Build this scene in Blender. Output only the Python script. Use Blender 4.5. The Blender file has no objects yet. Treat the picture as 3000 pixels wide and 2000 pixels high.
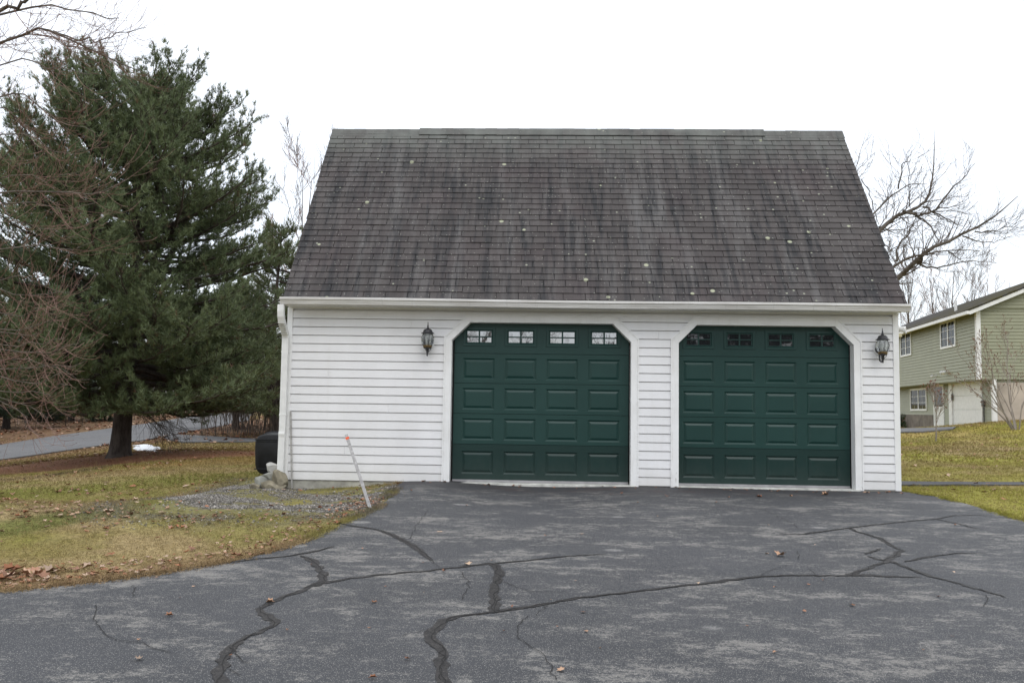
import bpy, math, random
import numpy as np
from mathutils import Matrix, Vector
random.seed(7); NR = np.random.default_rng(11)
S = bpy.context.scene
COL = S.collection

# ------------------------------------------------------------------ camera, world, sun, exposure
CAM = np.array([3.8666, -13.3667, 1.1186]); YAW, PITCH, ROLL = -0.0352, 0.0747, 0.0149; FL = 2600.0
def cam_axes():
    f = np.array([math.sin(YAW)*math.cos(PITCH), math.cos(YAW)*math.cos(PITCH), math.sin(PITCH)])
    r = np.array([math.cos(YAW), -math.sin(YAW), 0]); u = np.cross(r, f)
    c, s = math.cos(ROLL), math.sin(ROLL)
    return c*r+s*u, -s*r+c*u, f
AR, AU, AF = cam_axes()
cd = bpy.data.cameras.new('camera'); co = bpy.data.objects.new('camera', cd); COL.objects.link(co)
m = Matrix.Identity(4)
for i in range(3):
    m[i][0] = AR[i]; m[i][1] = AU[i]; m[i][2] = -AF[i]; m[i][3] = CAM[i]
co.matrix_world = m
cd.sensor_width = 36; cd.lens = 36*FL/3000; cd.clip_end = 3000; cd.clip_start = .05
S.camera = co
W = bpy.data.worlds.new('World'); S.world = W; W.use_nodes = True
nt = W.node_tree; nt.nodes.clear()
def wn(t, **k):
    n = nt.nodes.new(t)
    for a, b in k.items(): setattr(n, a, b)
    return n
SUN_EL, SUN_AZ = math.radians(48), math.radians(165)      # behind the camera, veiled by cloud
sky = wn('ShaderNodeTexSky', sky_type='NISHITA'); sky.sun_disc = False; sky.sun_elevation = SUN_EL; sky.sun_rotation = SUN_AZ
bg1 = wn('ShaderNodeBackground'); bg1.inputs[1].default_value = .05; nt.links.new(sky.outputs[0], bg1.inputs[0])
tc = wn('ShaderNodeTexCoord'); sp = wn('ShaderNodeSeparateXYZ'); nt.links.new(tc.outputs['Generated'], sp.inputs[0])
rmp = wn('ShaderNodeValToRGB'); nt.links.new(sp.outputs[2], rmp.inputs[0])
rmp.color_ramp.elements[0].position = 0; rmp.color_ramp.elements[0].color = (.458, .467, .482, 1)
rmp.color_ramp.elements[1].position = 1; rmp.color_ramp.elements[1].color = (.865, .88, .905, 1)
bg2 = wn('ShaderNodeBackground'); bg2.inputs[1].default_value = 1.95; nt.links.new(rmp.outputs[0], bg2.inputs[0])
ad = wn('ShaderNodeAddShader'); nt.links.new(bg1.outputs[0], ad.inputs[0]); nt.links.new(bg2.outputs[0], ad.inputs[1])
wo = wn('ShaderNodeOutputWorld'); nt.links.new(ad.outputs[0], wo.inputs[0])
ld = bpy.data.lights.new('sun', 'SUN'); ld.energy = .5; ld.angle = math.radians(25); ld.color = (1, .97, .93)
lo = bpy.data.objects.new('sun', ld); COL.objects.link(lo)
sd = Vector((math.sin(SUN_AZ)*math.cos(SUN_EL), math.cos(SUN_AZ)*math.cos(SUN_EL), math.sin(SUN_EL)))
lo.rotation_euler = sd.to_track_quat('Z', 'Y').to_euler(); lo.location = (0, -20, 30)
S.view_settings.view_transform = 'Standard'; S.view_settings.look = 'None'; S.view_settings.gamma = 1
S.view_settings.use_curve_mapping = False; S.view_settings.exposure = 0

# ------------------------------------------------------------------ terrain height and surveying helpers
def ray(px, py): return AF + AR*(px-1500)/FL - AU*(py-1000)/FL
def onY(px, py, y=0.):
    d = ray(px, py); return CAM + d*(y-CAM[1])/d[1]
def atD(px, py, D): return CAM + ray(px, py)*D
def on_plane(px, py, P0, n):
    d = ray(px, py); return CAM + d*(np.dot(np.asarray(P0)-CAM, n)/np.dot(d, n))
def plane_h(x, y): return -.03 + .035*np.minimum(y, 0)
ctrl = []
for px, py, D in [(0,1349,30),(312,1305,34),(345,1335,25),(312,1258,44),(0,1305,37),(580,1218,62),(678,1209,75),(670,1245,50),
                  (504,1276,38),(759,1296,33),(536,1298,33),(0,1400,18),(0,1550,11),(300,1480,14),(120,1460,14.5),(700,1420,14.6),
                  (2690,1422,14.5),(2990,1410,15),(2990,1325,22),(2740,1293,28),(2650,1262,42),(2995,1232,32),(2900,1245,36),
                  (500,1350,22),(650,1330,24),(760,1320,27),(150,1380,23)]:
    p = atD(px, py, D); ctrl.append(tuple(p))
for x in (-3, -1, .6, 1.6, 3, 5, 7, 9, 9.8, 11):
    for y in (-16, -12, -9, -7, -5, -3, -1.5, -.3):
        if x < 1 and y > -5.5 - (x)*1.2: continue
        ctrl.append((x, y, plane_h(x, y)))
ctrl += [(-.1, -.2, -.12), (.9, -.3, -.13), (1.3, -1.5, -.12), (-1.5, -2, -.22), (-.1, 2, -.1), (3, 9, -.15), (9.3, 3, 0), (9.3, 8, .05),(13,-4,-.1),(13,2,.05),
         (-12, -8, -.9), (-14, 4, -1.0), (-25, 12, -1.3), (-40, 20, -1.2), (-30, 45, .1), (-60, 60, 1), (-10, 90, 1.2), (30, 90, 2.5), (60, 60, 3),
         (10, 50, .5), (5, 25, -.1), (45, 20, 2.2), (40, -10, .8), (20, -20, -.6), (0, -30, -1.3), (-30, -20, -1.5), (28, 20, 1.3), (24, 12, .6),
         (0, 200, 3), (120, 100, 4), (-120, 100, 2), (120, -60, 1), (-120, -60, -1), (300, 300, 5), (-300, 300, 4), (0, 400, 5), (300, -100, 1), (-300, -100, 0),(0,-100,-2)]
CT = np.array(ctrl)
def _phi(r): return r*np.minimum(r, 1e9)*0 + r      # biharmonic-like linear kernel, smoothed
def _k(a, b):
    d = np.sqrt(((a[:, None, :]-b[None, :, :])**2).sum(-1) + 2.0); return d
A_ = np.zeros((len(CT)+3, len(CT)+3)); A_[:len(CT), :len(CT)] = _k(CT[:, :2], CT[:, :2]) - .0*np.eye(len(CT))
A_[:len(CT), -3] = 1; A_[:len(CT), -2:] = CT[:, :2]; A_[-3, :len(CT)] = 1; A_[-2:, :len(CT)] = CT[:, :2].T
WT = np.linalg.lstsq(A_, np.concatenate([CT[:, 2], [0, 0, 0]]), rcond=1e-9)[0]
def H(x, y):
    x = np.atleast_1d(np.asarray(x, float)); y = np.atleast_1d(np.asarray(y, float)); sh = np.broadcast(x, y).shape
    P = np.stack([np.broadcast_to(x, sh).ravel(), np.broadcast_to(y, sh).ravel()], -1)
    out = np.empty(len(P))
    for i in range(0, len(P), 20000):
        q = P[i:i+20000]; out[i:i+20000] = _k(q, CT[:, :2])@WT[:-3] + WT[-3] + q@WT[-2:]
    return out.reshape(sh)
def h1(x, y): return float(H(x, y)[0])
def G(px, py):
    "the point of the ground seen at this place of the photograph"
    D = np.geomspace(2, 160, 500); r = ray(px, py); P = CAM[None]+r[None]*D[:, None]
    g = P[:, 2]-H(P[:, 0], P[:, 1]); k = np.argmax(g < 0) if (g < 0).any() else len(D)-1
    t = D[k-1]+(D[k]-D[k-1])*g[k-1]/(g[k-1]-g[k]+1e-9)
    return CAM + r*t

# ------------------------------------------------------------------ value noise for colours and shapes
def _hash(i, j, s): 
    v = np.sin(i*127.1+j*311.7+s*74.7)*43758.5453; return v-np.floor(v)
def vnoise(x, y, s=0):
    i, j = np.floor(x), np.floor(y); u, v = x-i, y-j; u = u*u*(3-2*u); v = v*v*(3-2*v)
    return (_hash(i,j,s)*(1-u)+_hash(i+1,j,s)*u)*(1-v)+(_hash(i,j+1,s)*(1-u)+_hash(i+1,j+1,s)*u)*v
def fbm(x, y, s=0, o=4):
    a, t, n = .5, 0, 0
    for k in range(o): t = t+a*vnoise(x*2**k, y*2**k, s+k); n += a; a *= .55
    return t/n
def sstep(a, b, x): t = np.clip((x-a)/(b-a), 0, 1); return t*t*(3-2*t)
def in_poly(x, y, poly):
    x = np.asarray(x); y = np.asarray(y); c = np.zeros(np.broadcast(x, y).shape, bool); n = len(poly)
    for i in range(n):
        x1, y1 = poly[i][:2]; x2, y2 = poly[(i+1) % n][:2]
        c ^= ((y1 > y) != (y2 > y)) & (x < (x2-x1)*(y-y1)/((y2-y1) or 1e-9)+x1)
    return c
def dist_poly(x, y, poly, closed=True):
    d = np.full(np.broadcast(x, y).shape, 1e9); n = len(poly)
    for i in range(n if closed else n-1):
        ax, ay = poly[i][:2]; bx, by = poly[(i+1) % n][:2]; vx, vy = bx-ax, by-ay; L = vx*vx+vy*vy+1e-9
        t = np.clip(((x-ax)*vx+(y-ay)*vy)/L, 0, 1); d = np.minimum(d, np.hypot(x-ax-t*vx, y-ay-t*vy))
    return d

# ------------------------------------------------------------------ mesh and object helpers
def tag(o, label=None, cat=None, group=None, kind=None):
    if label: o['label'] = label
    if cat: o['category'] = cat
    if group: o['group'] = group
    if kind: o['kind'] = kind
    return o
def empty(name, loc, label, cat, group=None):
    o = bpy.data.objects.new(name, None); o.location = loc; o.empty_display_size = .2; COL.objects.link(o); tag(o, label, cat, group); return o
def wloc(o):
    v = Vector(o.location)
    while o.parent: o = o.parent; v = v+Vector(o.location)
    return v
def link(name, me, mat, parent=None, origin=None):
    o = bpy.data.objects.new(name, me); COL.objects.link(o)
    if mat is not None and not me.materials: me.materials.append(mat)
    if parent is not None:
        o.parent = parent; o.location = Vector(origin or (0, 0, 0)) - wloc(parent)   # vertices stay in world metres relative to origin
    elif origin: o.location = origin
    return o
def mesh(name, V, F, mat=None, smooth=False, tint=None):
    me = bpy.data.meshes.new(name)
    V = np.asarray(V, np.float32); 
    if isinstance(F, np.ndarray):
        n, k = F.shape
        me.vertices.add(len(V)); me.vertices.foreach_set('co', V.ravel())
        me.loops.add(n*k); me.loops.foreach_set('vertex_index', F.astype(np.int32).ravel())
        me.polygons.add(n); me.polygons.foreach_set('loop_start', np.arange(0, n*k, k, dtype=np.int32))
        try: me.polygons.foreach_set('loop_total', np.full(n, k, np.int32))
        except Exception: pass
        me.update(calc_edges=True)
    else:
        me.from_pydata([tuple(map(float, v)) for v in V], [], [tuple(int(i) for i in f) for f in F])
    if tint is not None:
        a = me.color_attributes.new('tint', 'FLOAT_COLOR', 'POINT')
        t = np.asarray(tint, np.float32)
        if t.ndim == 1: t = np.stack([t, t, t, np.ones_like(t)], -1)
        elif t.shape[1] == 3: t = np.concatenate([t, np.ones((len(t), 1), np.float32)], -1)
        a.data.foreach_set('color', t.astype(np.float32).ravel())
    if smooth: me.polygons.foreach_set('use_smooth', np.ones(len(me.polygons), bool))
    if mat is not None: me.materials.append(mat)
    me.validate(); me.update()
    return me
class MB:
    "collects shapes; build() links them as one object"
    def __init__(s): s.v = []; s.f = []
    def add(s, V, F):
        o = len(s.v); s.v += [tuple(v) for v in V]; s.f += [tuple(i+o for i in f) for f in F]; return s
    def box(s, x0, y0, z0, x1, y1, z1):
        return s.add([(x0,y0,z0),(x1,y0,z0),(x1,y1,z0),(x0,y1,z0),(x0,y0,z1),(x1,y0,z1),(x1,y1,z1),(x0,y1,z1)],
                     [(0,3,2,1),(4,5,6,7),(0,1,5,4),(1,2,6,5),(2,3,7,6),(3,0,4,7)])
    def prism_xz(s, poly, y0, y1):
        n = len(poly); V = [(x, y0, z) for x, z in poly]+[(x, y1, z) for x, z in poly]
        return s.add(V, [tuple(range(n)), tuple(range(2*n-1, n-1, -1))]+[(i, i+n, (i+1) % n+n, (i+1) % n) for i in range(n)])
    def prism_yz(s, poly, x0, x1):
        n = len(poly); V = [(x0, y, z) for y, z in poly]+[(x1, y, z) for y, z in poly]
        return s.add(V, [tuple(range(n)), tuple(range(2*n-1, n-1, -1))]+[(i, i+n, (i+1) % n+n, (i+1) % n) for i in range(n)])
    def lathe(s, prof, c=(0,0,0), n=20, ax='z', wob=None):
        V = []; F = []
        for (r, z) in prof:
            for k in range(n):
                a = 2*math.pi*k/n; rr = r*(1+(wob(a) if wob else 0))
                p = (rr*math.cos(a), rr*math.sin(a), z)
                if ax == 'y': p = (p[0], p[2], p[1])
                if ax == 'x': p = (p[2], p[0], p[1])
                V.append((p[0]+c[0], p[1]+c[1], p[2]+c[2]))
        for j in range(len(prof)-1):
            for k in range(n): F.append((j*n+k, j*n+(k+1) % n, (j+1)*n+(k+1) % n, (j+1)*n+k))
        F.append(tuple(range(n-1, -1, -1))); F.append(tuple((len(prof)-1)*n+k for k in range(n)))
        return s.add(V, F)
    def tube(s, pts, rad, n=8, cap=True):
        V, F = tube_arrays([(np.array(pts, float), np.array(rad if hasattr(rad, '__len__') else [rad]*len(pts), float))], n)
        o = len(s.v); s.v += [tuple(v) for v in V]; s.f += [tuple(int(i)+o for i in f) for f in F]
        if cap: s.f.append(tuple(o+k for k in range(n-1, -1, -1))); s.f.append(tuple(o+(len(pts)-1)*n+k for k in range(n)))
        return s
    def sweep_rect(s, pts, w, d):
        "rectangular pipe: w along x, d in the y-z plane across the path"
        V = []; F = []; P = [np.array(p, float) for p in pts]
        for i, p in enumerate(P):
            t = (P[min(i+1, len(P)-1)]-P[max(i-1, 0)]); t /= np.linalg.norm(t); x = np.array([1., 0, 0]); nrm = np.cross(t, x); nrm /= np.linalg.norm(nrm)
            V += [p-x*w/2-nrm*d/2, p+x*w/2-nrm*d/2, p+x*w/2+nrm*d/2, p-x*w/2+nrm*d/2]
        for i in range(len(P)-1):
            for k in range(4): F.append((i*4+k, i*4+(k+1) % 4, i*4+4+(k+1) % 4, i*4+4+k))
        F += [(3, 2, 1, 0), tuple(len(P)*4-4+k for k in range(4))]
        return s.add(V, F)
    def build(s, name, mat, parent=None, bevel=0, smooth=False, tint=None, label=None, origin=None):
        V = np.array(s.v, float)
        if origin is not None: V = V-np.array(origin)
        me = mesh(name, V, s.f, mat, smooth, None if tint is None else np.full(len(V), tint))
        o = link(name, me, mat, parent, tuple(origin) if origin is not None else None)
        import bmesh
        bm = bmesh.new(); bm.from_mesh(me); bmesh.ops.recalc_face_normals(bm, faces=bm.faces)
        if bevel: bmesh.ops.bevel(bm, geom=bm.edges[:], offset=bevel, segments=1, affect='EDGES', clamp_overlap=True)
        bm.to_mesh(me); bm.free()
        if smooth: me.polygons.foreach_set('use_smooth', np.ones(len(me.polygons), bool))
        if label: o['label'] = label
        return o
def tube_arrays(polys, sides=4):
    "many tapering tubes at once; polys = [(points n x 3, radii n)]"
    by = {}
    for p, r in polys: by.setdefault(len(p), []).append((p, r))
    VV = []; FF = []; off = 0
    for n, L in by.items():
        P = np.stack([a[0] for a in L]); R = np.stack([a[1] for a in L]); m_ = len(L)
        T = np.empty_like(P); T[:, 1:-1] = P[:, 2:]-P[:, :-2]; T[:, 0] = P[:, 1]-P[:, 0]; T[:, -1] = P[:, -1]-P[:, -2]
        T /= np.linalg.norm(T, axis=-1, keepdims=True)+1e-9
        ref = np.where(np.abs(T[:, :1, 2:3]) > .9, np.array([1., 0, 0]), np.array([0, 0, 1.])); ref = np.broadcast_to(ref, T.shape)
        A = np.cross(T, ref); A /= np.linalg.norm(A, axis=-1, keepdims=True)+1e-9; B = np.cross(T, A)
        a = 2*np.pi*np.arange(sides)/sides
        V = P[:, :, None]+R[:, :, None, None]*(A[:, :, None]*np.cos(a)[None, None, :, None]+B[:, :, None]*np.sin(a)[None, None, :, None])
        VV.append(V.reshape(-1, 3))
        base = off+(np.arange(m_)*n*sides)[:, None, None]+(np.arange(n-1)*sides)[None, :, None]
        k = np.arange(sides)[None, None, :]; k2 = (k+1) % sides
        FF.append(np.stack([base+k, base+k2, base+sides+k2, base+sides+k], -1).reshape(-1, 4)); off += m_*n*sides
    return np.concatenate(VV), np.concatenate(FF)
def grow(out, p, d, L, r, lvl, mx, up=.12, jit=.16, nseg=5, kids=(4, 5), ang=(.5, .9), shrink=(.5, .75), rmin=.004, tipup=0., start=.25, rng=random):
    "one branch and its side branches; out collects (level, points, radii)"
    pts = [p]; rad = [r]; step = L/nseg; x, y, z = p; dx, dy, dz = d; endr = max(rmin, r*(.10 if lvl == 0 else .35 if lvl < mx else .3)); dirs = [d]
    for i in range(nseg):
        dx += rng.gauss(0, jit); dy += rng.gauss(0, jit); dz += rng.gauss(0, jit)+up*(1 if lvl else .3)+tipup*i/nseg
        q = math.sqrt(dx*dx+dy*dy+dz*dz); dx /= q; dy /= q; dz /= q
        x += dx*step; y += dy*step; z += dz*step; pts.append((x, y, z)); rad.append(r+(endr-r)*(i+1)/nseg); dirs.append((dx, dy, dz))
    out.append((lvl, np.array(pts), np.array(rad)))
    if lvl >= mx: return
    nb = rng.randint(*kids)
    for k in range(nb):
        t = start+(1-start)*(k+rng.random()*.8)/nb; i = min(nseg, int(t*nseg)); f = t*nseg-i
        a = pts[i]; b = pts[min(i+1, nseg)]; q = tuple(a[j]+(b[j]-a[j])*f for j in range(3)); dd = Vector(dirs[min(i+1, nseg)])
        per = dd.orthogonal().normalized(); per.rotate(Matrix.Rotation(rng.random()*6.283, 3, dd)); an = rng.uniform(*ang)
        nd = dd*math.cos(an)+per*math.sin(an)
        rr = max(rmin, (r+(endr-r)*t)*rng.uniform(.5, .7))
        grow(out, q, tuple(nd), L*rng.uniform(*shrink)*(1.15-.5*t), rr, lvl+1, mx, up, jit, nseg if lvl < 1 else max(3, nseg-1), kids, ang, shrink, rmin, tipup, .2, rng)
def branches_mesh(out, lv, sides, name, mat):
    L = [(p, r) for l, p, r in out if l in lv]
    V, F = tube_arrays(L, sides); return mesh(name, V, F, mat, smooth=True)
def tufts(P, D, L, K, spread, width, rng, droop=0.):
    "needle tufts: K thin triangles from every point"
    N = len(P); d = D[:, None]+rng.normal(0, spread, (N, K, 3)); d[..., 2] -= droop; d /= np.linalg.norm(d, axis=-1, keepdims=True)+1e-9
    base = P[:, None]+rng.normal(0, .012, (N, K, 3)); ln = (np.broadcast_to(np.asarray(L), (N,))[:, None]*rng.uniform(.65, 1.15, (N, K)))[..., None]
    s = np.cross(d, rng.normal(0, 1, (N, K, 3))); s /= np.linalg.norm(s, axis=-1, keepdims=True)+1e-9
    V = np.stack([base-s*width/2, base+s*width/2, base+d*ln], 2).reshape(-1, 3)
    return V, np.arange(len(V)).reshape(-1, 3)

# ------------------------------------------------------------------ materials
def MAT(name):
    m = bpy.data.materials.new(name); m.use_nodes = True; nt = m.node_tree; b = nt.nodes['Principled BSDF']; return m, nt, b
class N:
    def __init__(s, nt): s.nt = nt
    def n(s, t, **k):
        x = s.nt.nodes.new(t)
        for a, b in k.items(): setattr(x, a, b)
        return x
    def l(s, a, b): s.nt.links.new(a, b)
    def pos(s): return s.n('ShaderNodeNewGeometry').outputs['Position']
    def mapv(s, v, scale, loc=(0,0,0), rot=(0,0,0)):
        m = s.n('ShaderNodeMapping'); m.inputs['Scale'].default_value = scale; m.inputs['Location'].default_value = loc; m.inputs['Rotation'].default_value = rot; s.l(v, m.inputs[0]); return m.outputs[0]
    def noise(s, v, sc, det=3, rough=.55):
        n = s.n('ShaderNodeTexNoise'); n.inputs['Scale'].default_value = sc; n.inputs['Detail'].default_value = det; n.inputs['Roughness'].default_value = rough; s.l(v, n.inputs['Vector']); return n.outputs['Fac']
    def vor(s, v, sc, out='Distance', rnd=1):
        n = s.n('ShaderNodeTexVoronoi'); n.inputs['Scale'].default_value = sc; n.inputs['Randomness'].default_value = rnd; s.l(v, n.inputs['Vector']); return n.outputs[out]
    def ramp(s, v, pts):
        r = s.n('ShaderNodeValToRGB'); e = r.color_ramp.elements
        while len(e) < len(pts): e.new(.5)
        for i, (p, c) in enumerate(pts):
            e[i].position = p; e[i].color = (c, c, c, 1) if not hasattr(c, '__len__') else (*c, 1)
        s.l(v, r.inputs[0]); return r.outputs[0]
    def mix(s, f, a, b, mode='MIX'):
        m = s.n('ShaderNodeMix', data_type='RGBA', blend_type=mode)
        for i, v in ((0, f), (6, a), (7, b)):
            if hasattr(v, 'links'): s.l(v, m.inputs[i])
            elif i == 0: m.inputs[0].default_value = v
            else: m.inputs[i].default_value = (v, v, v, 1) if not hasattr(v, '__len__') else (*v, 1)
        return m.outputs[2]
    def math(s, op, a, b=None, clamp=False):
        m = s.n('ShaderNodeMath', operation=op); m.use_clamp = clamp
        for i, v in ((0, a), (1, b)):
            if v is None: continue
            if hasattr(v, 'links'): s.l(v, m.inputs[i])
            else: m.inputs[i].default_value = v
        return m.outputs[0]
    def bump(s, hgt, b, st=.3, dist=.01):
        n = s.n('ShaderNodeBump'); n.inputs['Strength'].default_value = st; n.inputs['Distance'].default_value = dist; s.l(hgt, n.inputs['Height']); s.l(n.outputs[0], b.inputs['Normal'])
    def tint(s):
        a = s.n('ShaderNodeAttribute'); a.attribute_name = 'tint'; return a.outputs['Color']
def simple(name, col, rough=.6, metal=0, var=.15, sc=8, bump=0, spec=.5):
    m, nt, b = MAT(name); g = N(nt)
    f = g.noise(g.pos(), sc, 4); c = g.mix(g.ramp(f, [(.3, 0.), (.7, 1.)]), [v*(1-var) for v in col], [min(1, v*(1+var)) for v in col])
    g.l(c, b.inputs['Base Color']); b.inputs['Roughness'].default_value = rough; b.inputs['Metallic'].default_value = metal
    b.inputs['Specular IOR Level'].default_value = spec
    if bump: g.bump(g.noise(g.pos(), sc*12, 4), b, bump, .005)
    return m
def tinted(name, rough=.8, sc=0, amount=.3, spec=.3):
    "surface whose own colour is stored on the mesh, with grain on top"
    m, nt, b = MAT(name); g = N(nt); c = g.tint()
    if sc: c = g.mix(1., c, g.ramp(g.noise(g.pos(), sc, 4, .65), [(.3, 1-amount), (.7, 1+amount)]), 'MULTIPLY')
    g.l(c, b.inputs['Base Color']); b.inputs['Roughness'].default_value = rough; b.inputs['Specular IOR Level'].default_value = spec
    return m
def m_siding():
    m, nt, b = MAT('white_vinyl'); g = N(nt); p = g.pos()
    c = g.mix(g.ramp(g.noise(g.mapv(p, (1.2, 1, .5)), 1.5, 4), [(.35, 0.), (.75, 1.)]), (.765, .762, .766), (.69, .686, .685))
    sz = g.n('ShaderNodeSeparateXYZ'); g.l(p, sz.inputs[0])
    low = g.ramp(g.math('ADD', g.math('MULTIPLY', sz.outputs[2], 1.6), g.math('MULTIPLY', g.noise(p, 5, 3), .5)), [(.25, 1.), (.75, 0.)])
    c = g.mix(g.math('MULTIPLY', low, .35), c, (.50, .49, .44))
    streak = g.ramp(g.noise(g.mapv(p, (9, 9, .6)), 1.5, 3), [(.56, 0.), (.8, .22)])
    c = g.mix(streak, c, (.60, .59, .55)); g.l(c, b.inputs['Base Color']); b.inputs['Roughness'].default_value = .42
    g.bump(g.noise(g.mapv(p, (1, 1, 9)), 30, 3), b, .08, .003); return m
def m_trim():
    m, nt, b = MAT('white_paint'); g = N(nt); p = g.pos()
    c = g.mix(g.ramp(g.noise(p, 3, 4), [(.4, 0.), (.7, 1.)]), (.80, .80, .79), (.72, .715, .70))
    sz = g.n('ShaderNodeSeparateXYZ'); g.l(p, sz.inputs[0])
    chip = g.math('MULTIPLY', g.ramp(g.noise(g.mapv(p, (1, 1, .25)), 22, 5, .7), [(.60, 0.), (.66, 1.)]), g.ramp(sz.outputs[2], [(.02, 1.), (.35, 0.)]))
    c = g.mix(chip, c, (.30, .28, .25)); dirt = g.ramp(g.noise(g.mapv(p, (14, 14, 1)), 2, 3), [(.58, 0.), (.8, .3)]); c = g.mix(dirt, c, (.5, .48, .42))
    g.l(c, b.inputs['Base Color']); b.inputs['Roughness'].default_value = .5; g.bump(g.noise(g.mapv(p, (8, 8, 1)), 12, 3), b, .1, .003); return m
def m_gutter():
    m, nt, b = MAT('gutter_aluminium'); g = N(nt); p = g.pos()
    c = g.mix(g.ramp(g.noise(g.mapv(p, (.8, 3, 9)), 2.2, 5), [(.35, 0.), (.75, 1.)]), (.72, .71, .69), (.50, .48, .45))
    drip = g.ramp(g.noise(g.mapv(p, (13, 1, 1.2)), 2, 3), [(.60, 0.), (.80, .35)]); c = g.mix(drip, c, (.30, .285, .26))
    g.l(c, b.inputs['Base Color']); b.inputs['Roughness'].default_value = .4; return m
def m_door(name, k=1.):
    m, nt, b = MAT(name); g = N(nt); p = g.pos()
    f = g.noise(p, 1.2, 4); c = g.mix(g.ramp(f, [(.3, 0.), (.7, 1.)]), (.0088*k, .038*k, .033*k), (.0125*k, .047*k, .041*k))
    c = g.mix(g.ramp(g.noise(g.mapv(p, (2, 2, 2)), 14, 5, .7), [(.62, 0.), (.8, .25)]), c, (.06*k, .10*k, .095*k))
    sz = g.n('ShaderNodeSeparateXYZ'); g.l(p, sz.inputs[0]); low = g.ramp(g.math('ADD', sz.outputs[2], g.math('MULTIPLY', g.noise(g.mapv(p, (1, 1, .5)), 9, 4, .7), .5)), [(.22, 1.), (.62, 0.)])
    c = g.mix(g.math('MULTIPLY', low, .12), c, (.14, .135, .12))
    g.l(c, b.inputs['Base Color']); b.inputs['Roughness'].default_value = .38; b.inputs['Specular IOR Level'].default_value = .32
    g.bump(g.noise(g.mapv(p, (14, 14, 1.4)), 14, 4, .6), b, .10, .002); return m
def m_shingle():
    m, nt, b = MAT('asphalt_shingle'); g = N(nt); p = g.pos(); t = g.tint()
    base = g.mix(g.ramp(g.noise(p, 1.1, 4), [(.3, 0.), (.7, 1.)]), (.059, .0515, .050), (.079, .071, .068))
    base = g.mix(1., base, g.mix(1., t, (1, 1, 1), 'MIX') if False else t, 'MULTIPLY')
    grit = g.ramp(g.noise(p, 160, 3, .7), [(.35, .62), (.65, 1.42)]); base = g.mix(1., base, grit, 'MULTIPLY')
    s1 = g.noise(g.mapv(p, (2.6, .32, .32)), 1.3, 5, .62)
    light = g.ramp(s1, [(.50, 0.), (.72, .75)]); base = g.mix(light, base, (.135, .131, .128))
    s2 = g.noise(g.mapv(p, (4.6, .42, .42), (3.1, 0, 0)), 1.4, 6, .74)
    dark = g.ramp(s2, [(.475, 0.), (.62, .88)]); base = g.mix(dark, base, (.026, .027, .029))
    red = g.ramp(g.noise(g.mapv(p, (1, 1, 1), (9, 2, 4)), .9, 4), [(.52, 0.), (.7, .35)]); base = g.mix(red, base, (.075, .053, .055))
    sz = g.n('ShaderNodeSeparateXYZ'); g.l(p, sz.inputs[0])
    top = g.math('MULTIPLY', g.ramp(g.math('DIVIDE', sz.outputs[2], 6.13), [(.86, 0.), (1., .85)]), g.ramp(g.noise(p, 2.3, 4), [(.35, .25), (.7, 1.)]))
    base = g.mix(top, base, (.165, .175, .158))
    # lichen rosettes
    for sc, r0, dens, col in ((3.1, .12, .74, (.34, .35, .25)), (7.5, .14, .77, (.28, .285, .225)), (19, .17, .66, (.22, .22, .195))):
        v = g.n('ShaderNodeTexVoronoi'); v.inputs['Scale'].default_value = sc; g.l(p, v.inputs['Vector'])
        spot = g.ramp(g.math('ADD', v.outputs['Distance'], g.math('MULTIPLY', g.noise(p, 45, 2), .06)), [(r0, 1.), (r0+.035, 0.)])
        keep = g.n('ShaderNodeSeparateColor'); g.l(v.outputs['Color'], keep.inputs[0])
        kk = g.ramp(keep.outputs[0], [(dens, 0.), (dens+.01, 1.)])
        base = g.mix(g.math('MULTIPLY', spot, kk), base, col)
    g.l(base, b.inputs['Base Color']); b.inputs['Roughness'].default_value = .85; b.inputs['Specular IOR Level'].default_value = .3
    g.bump(g.noise(p, 170, 3), b, .5, .004); return m
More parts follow.
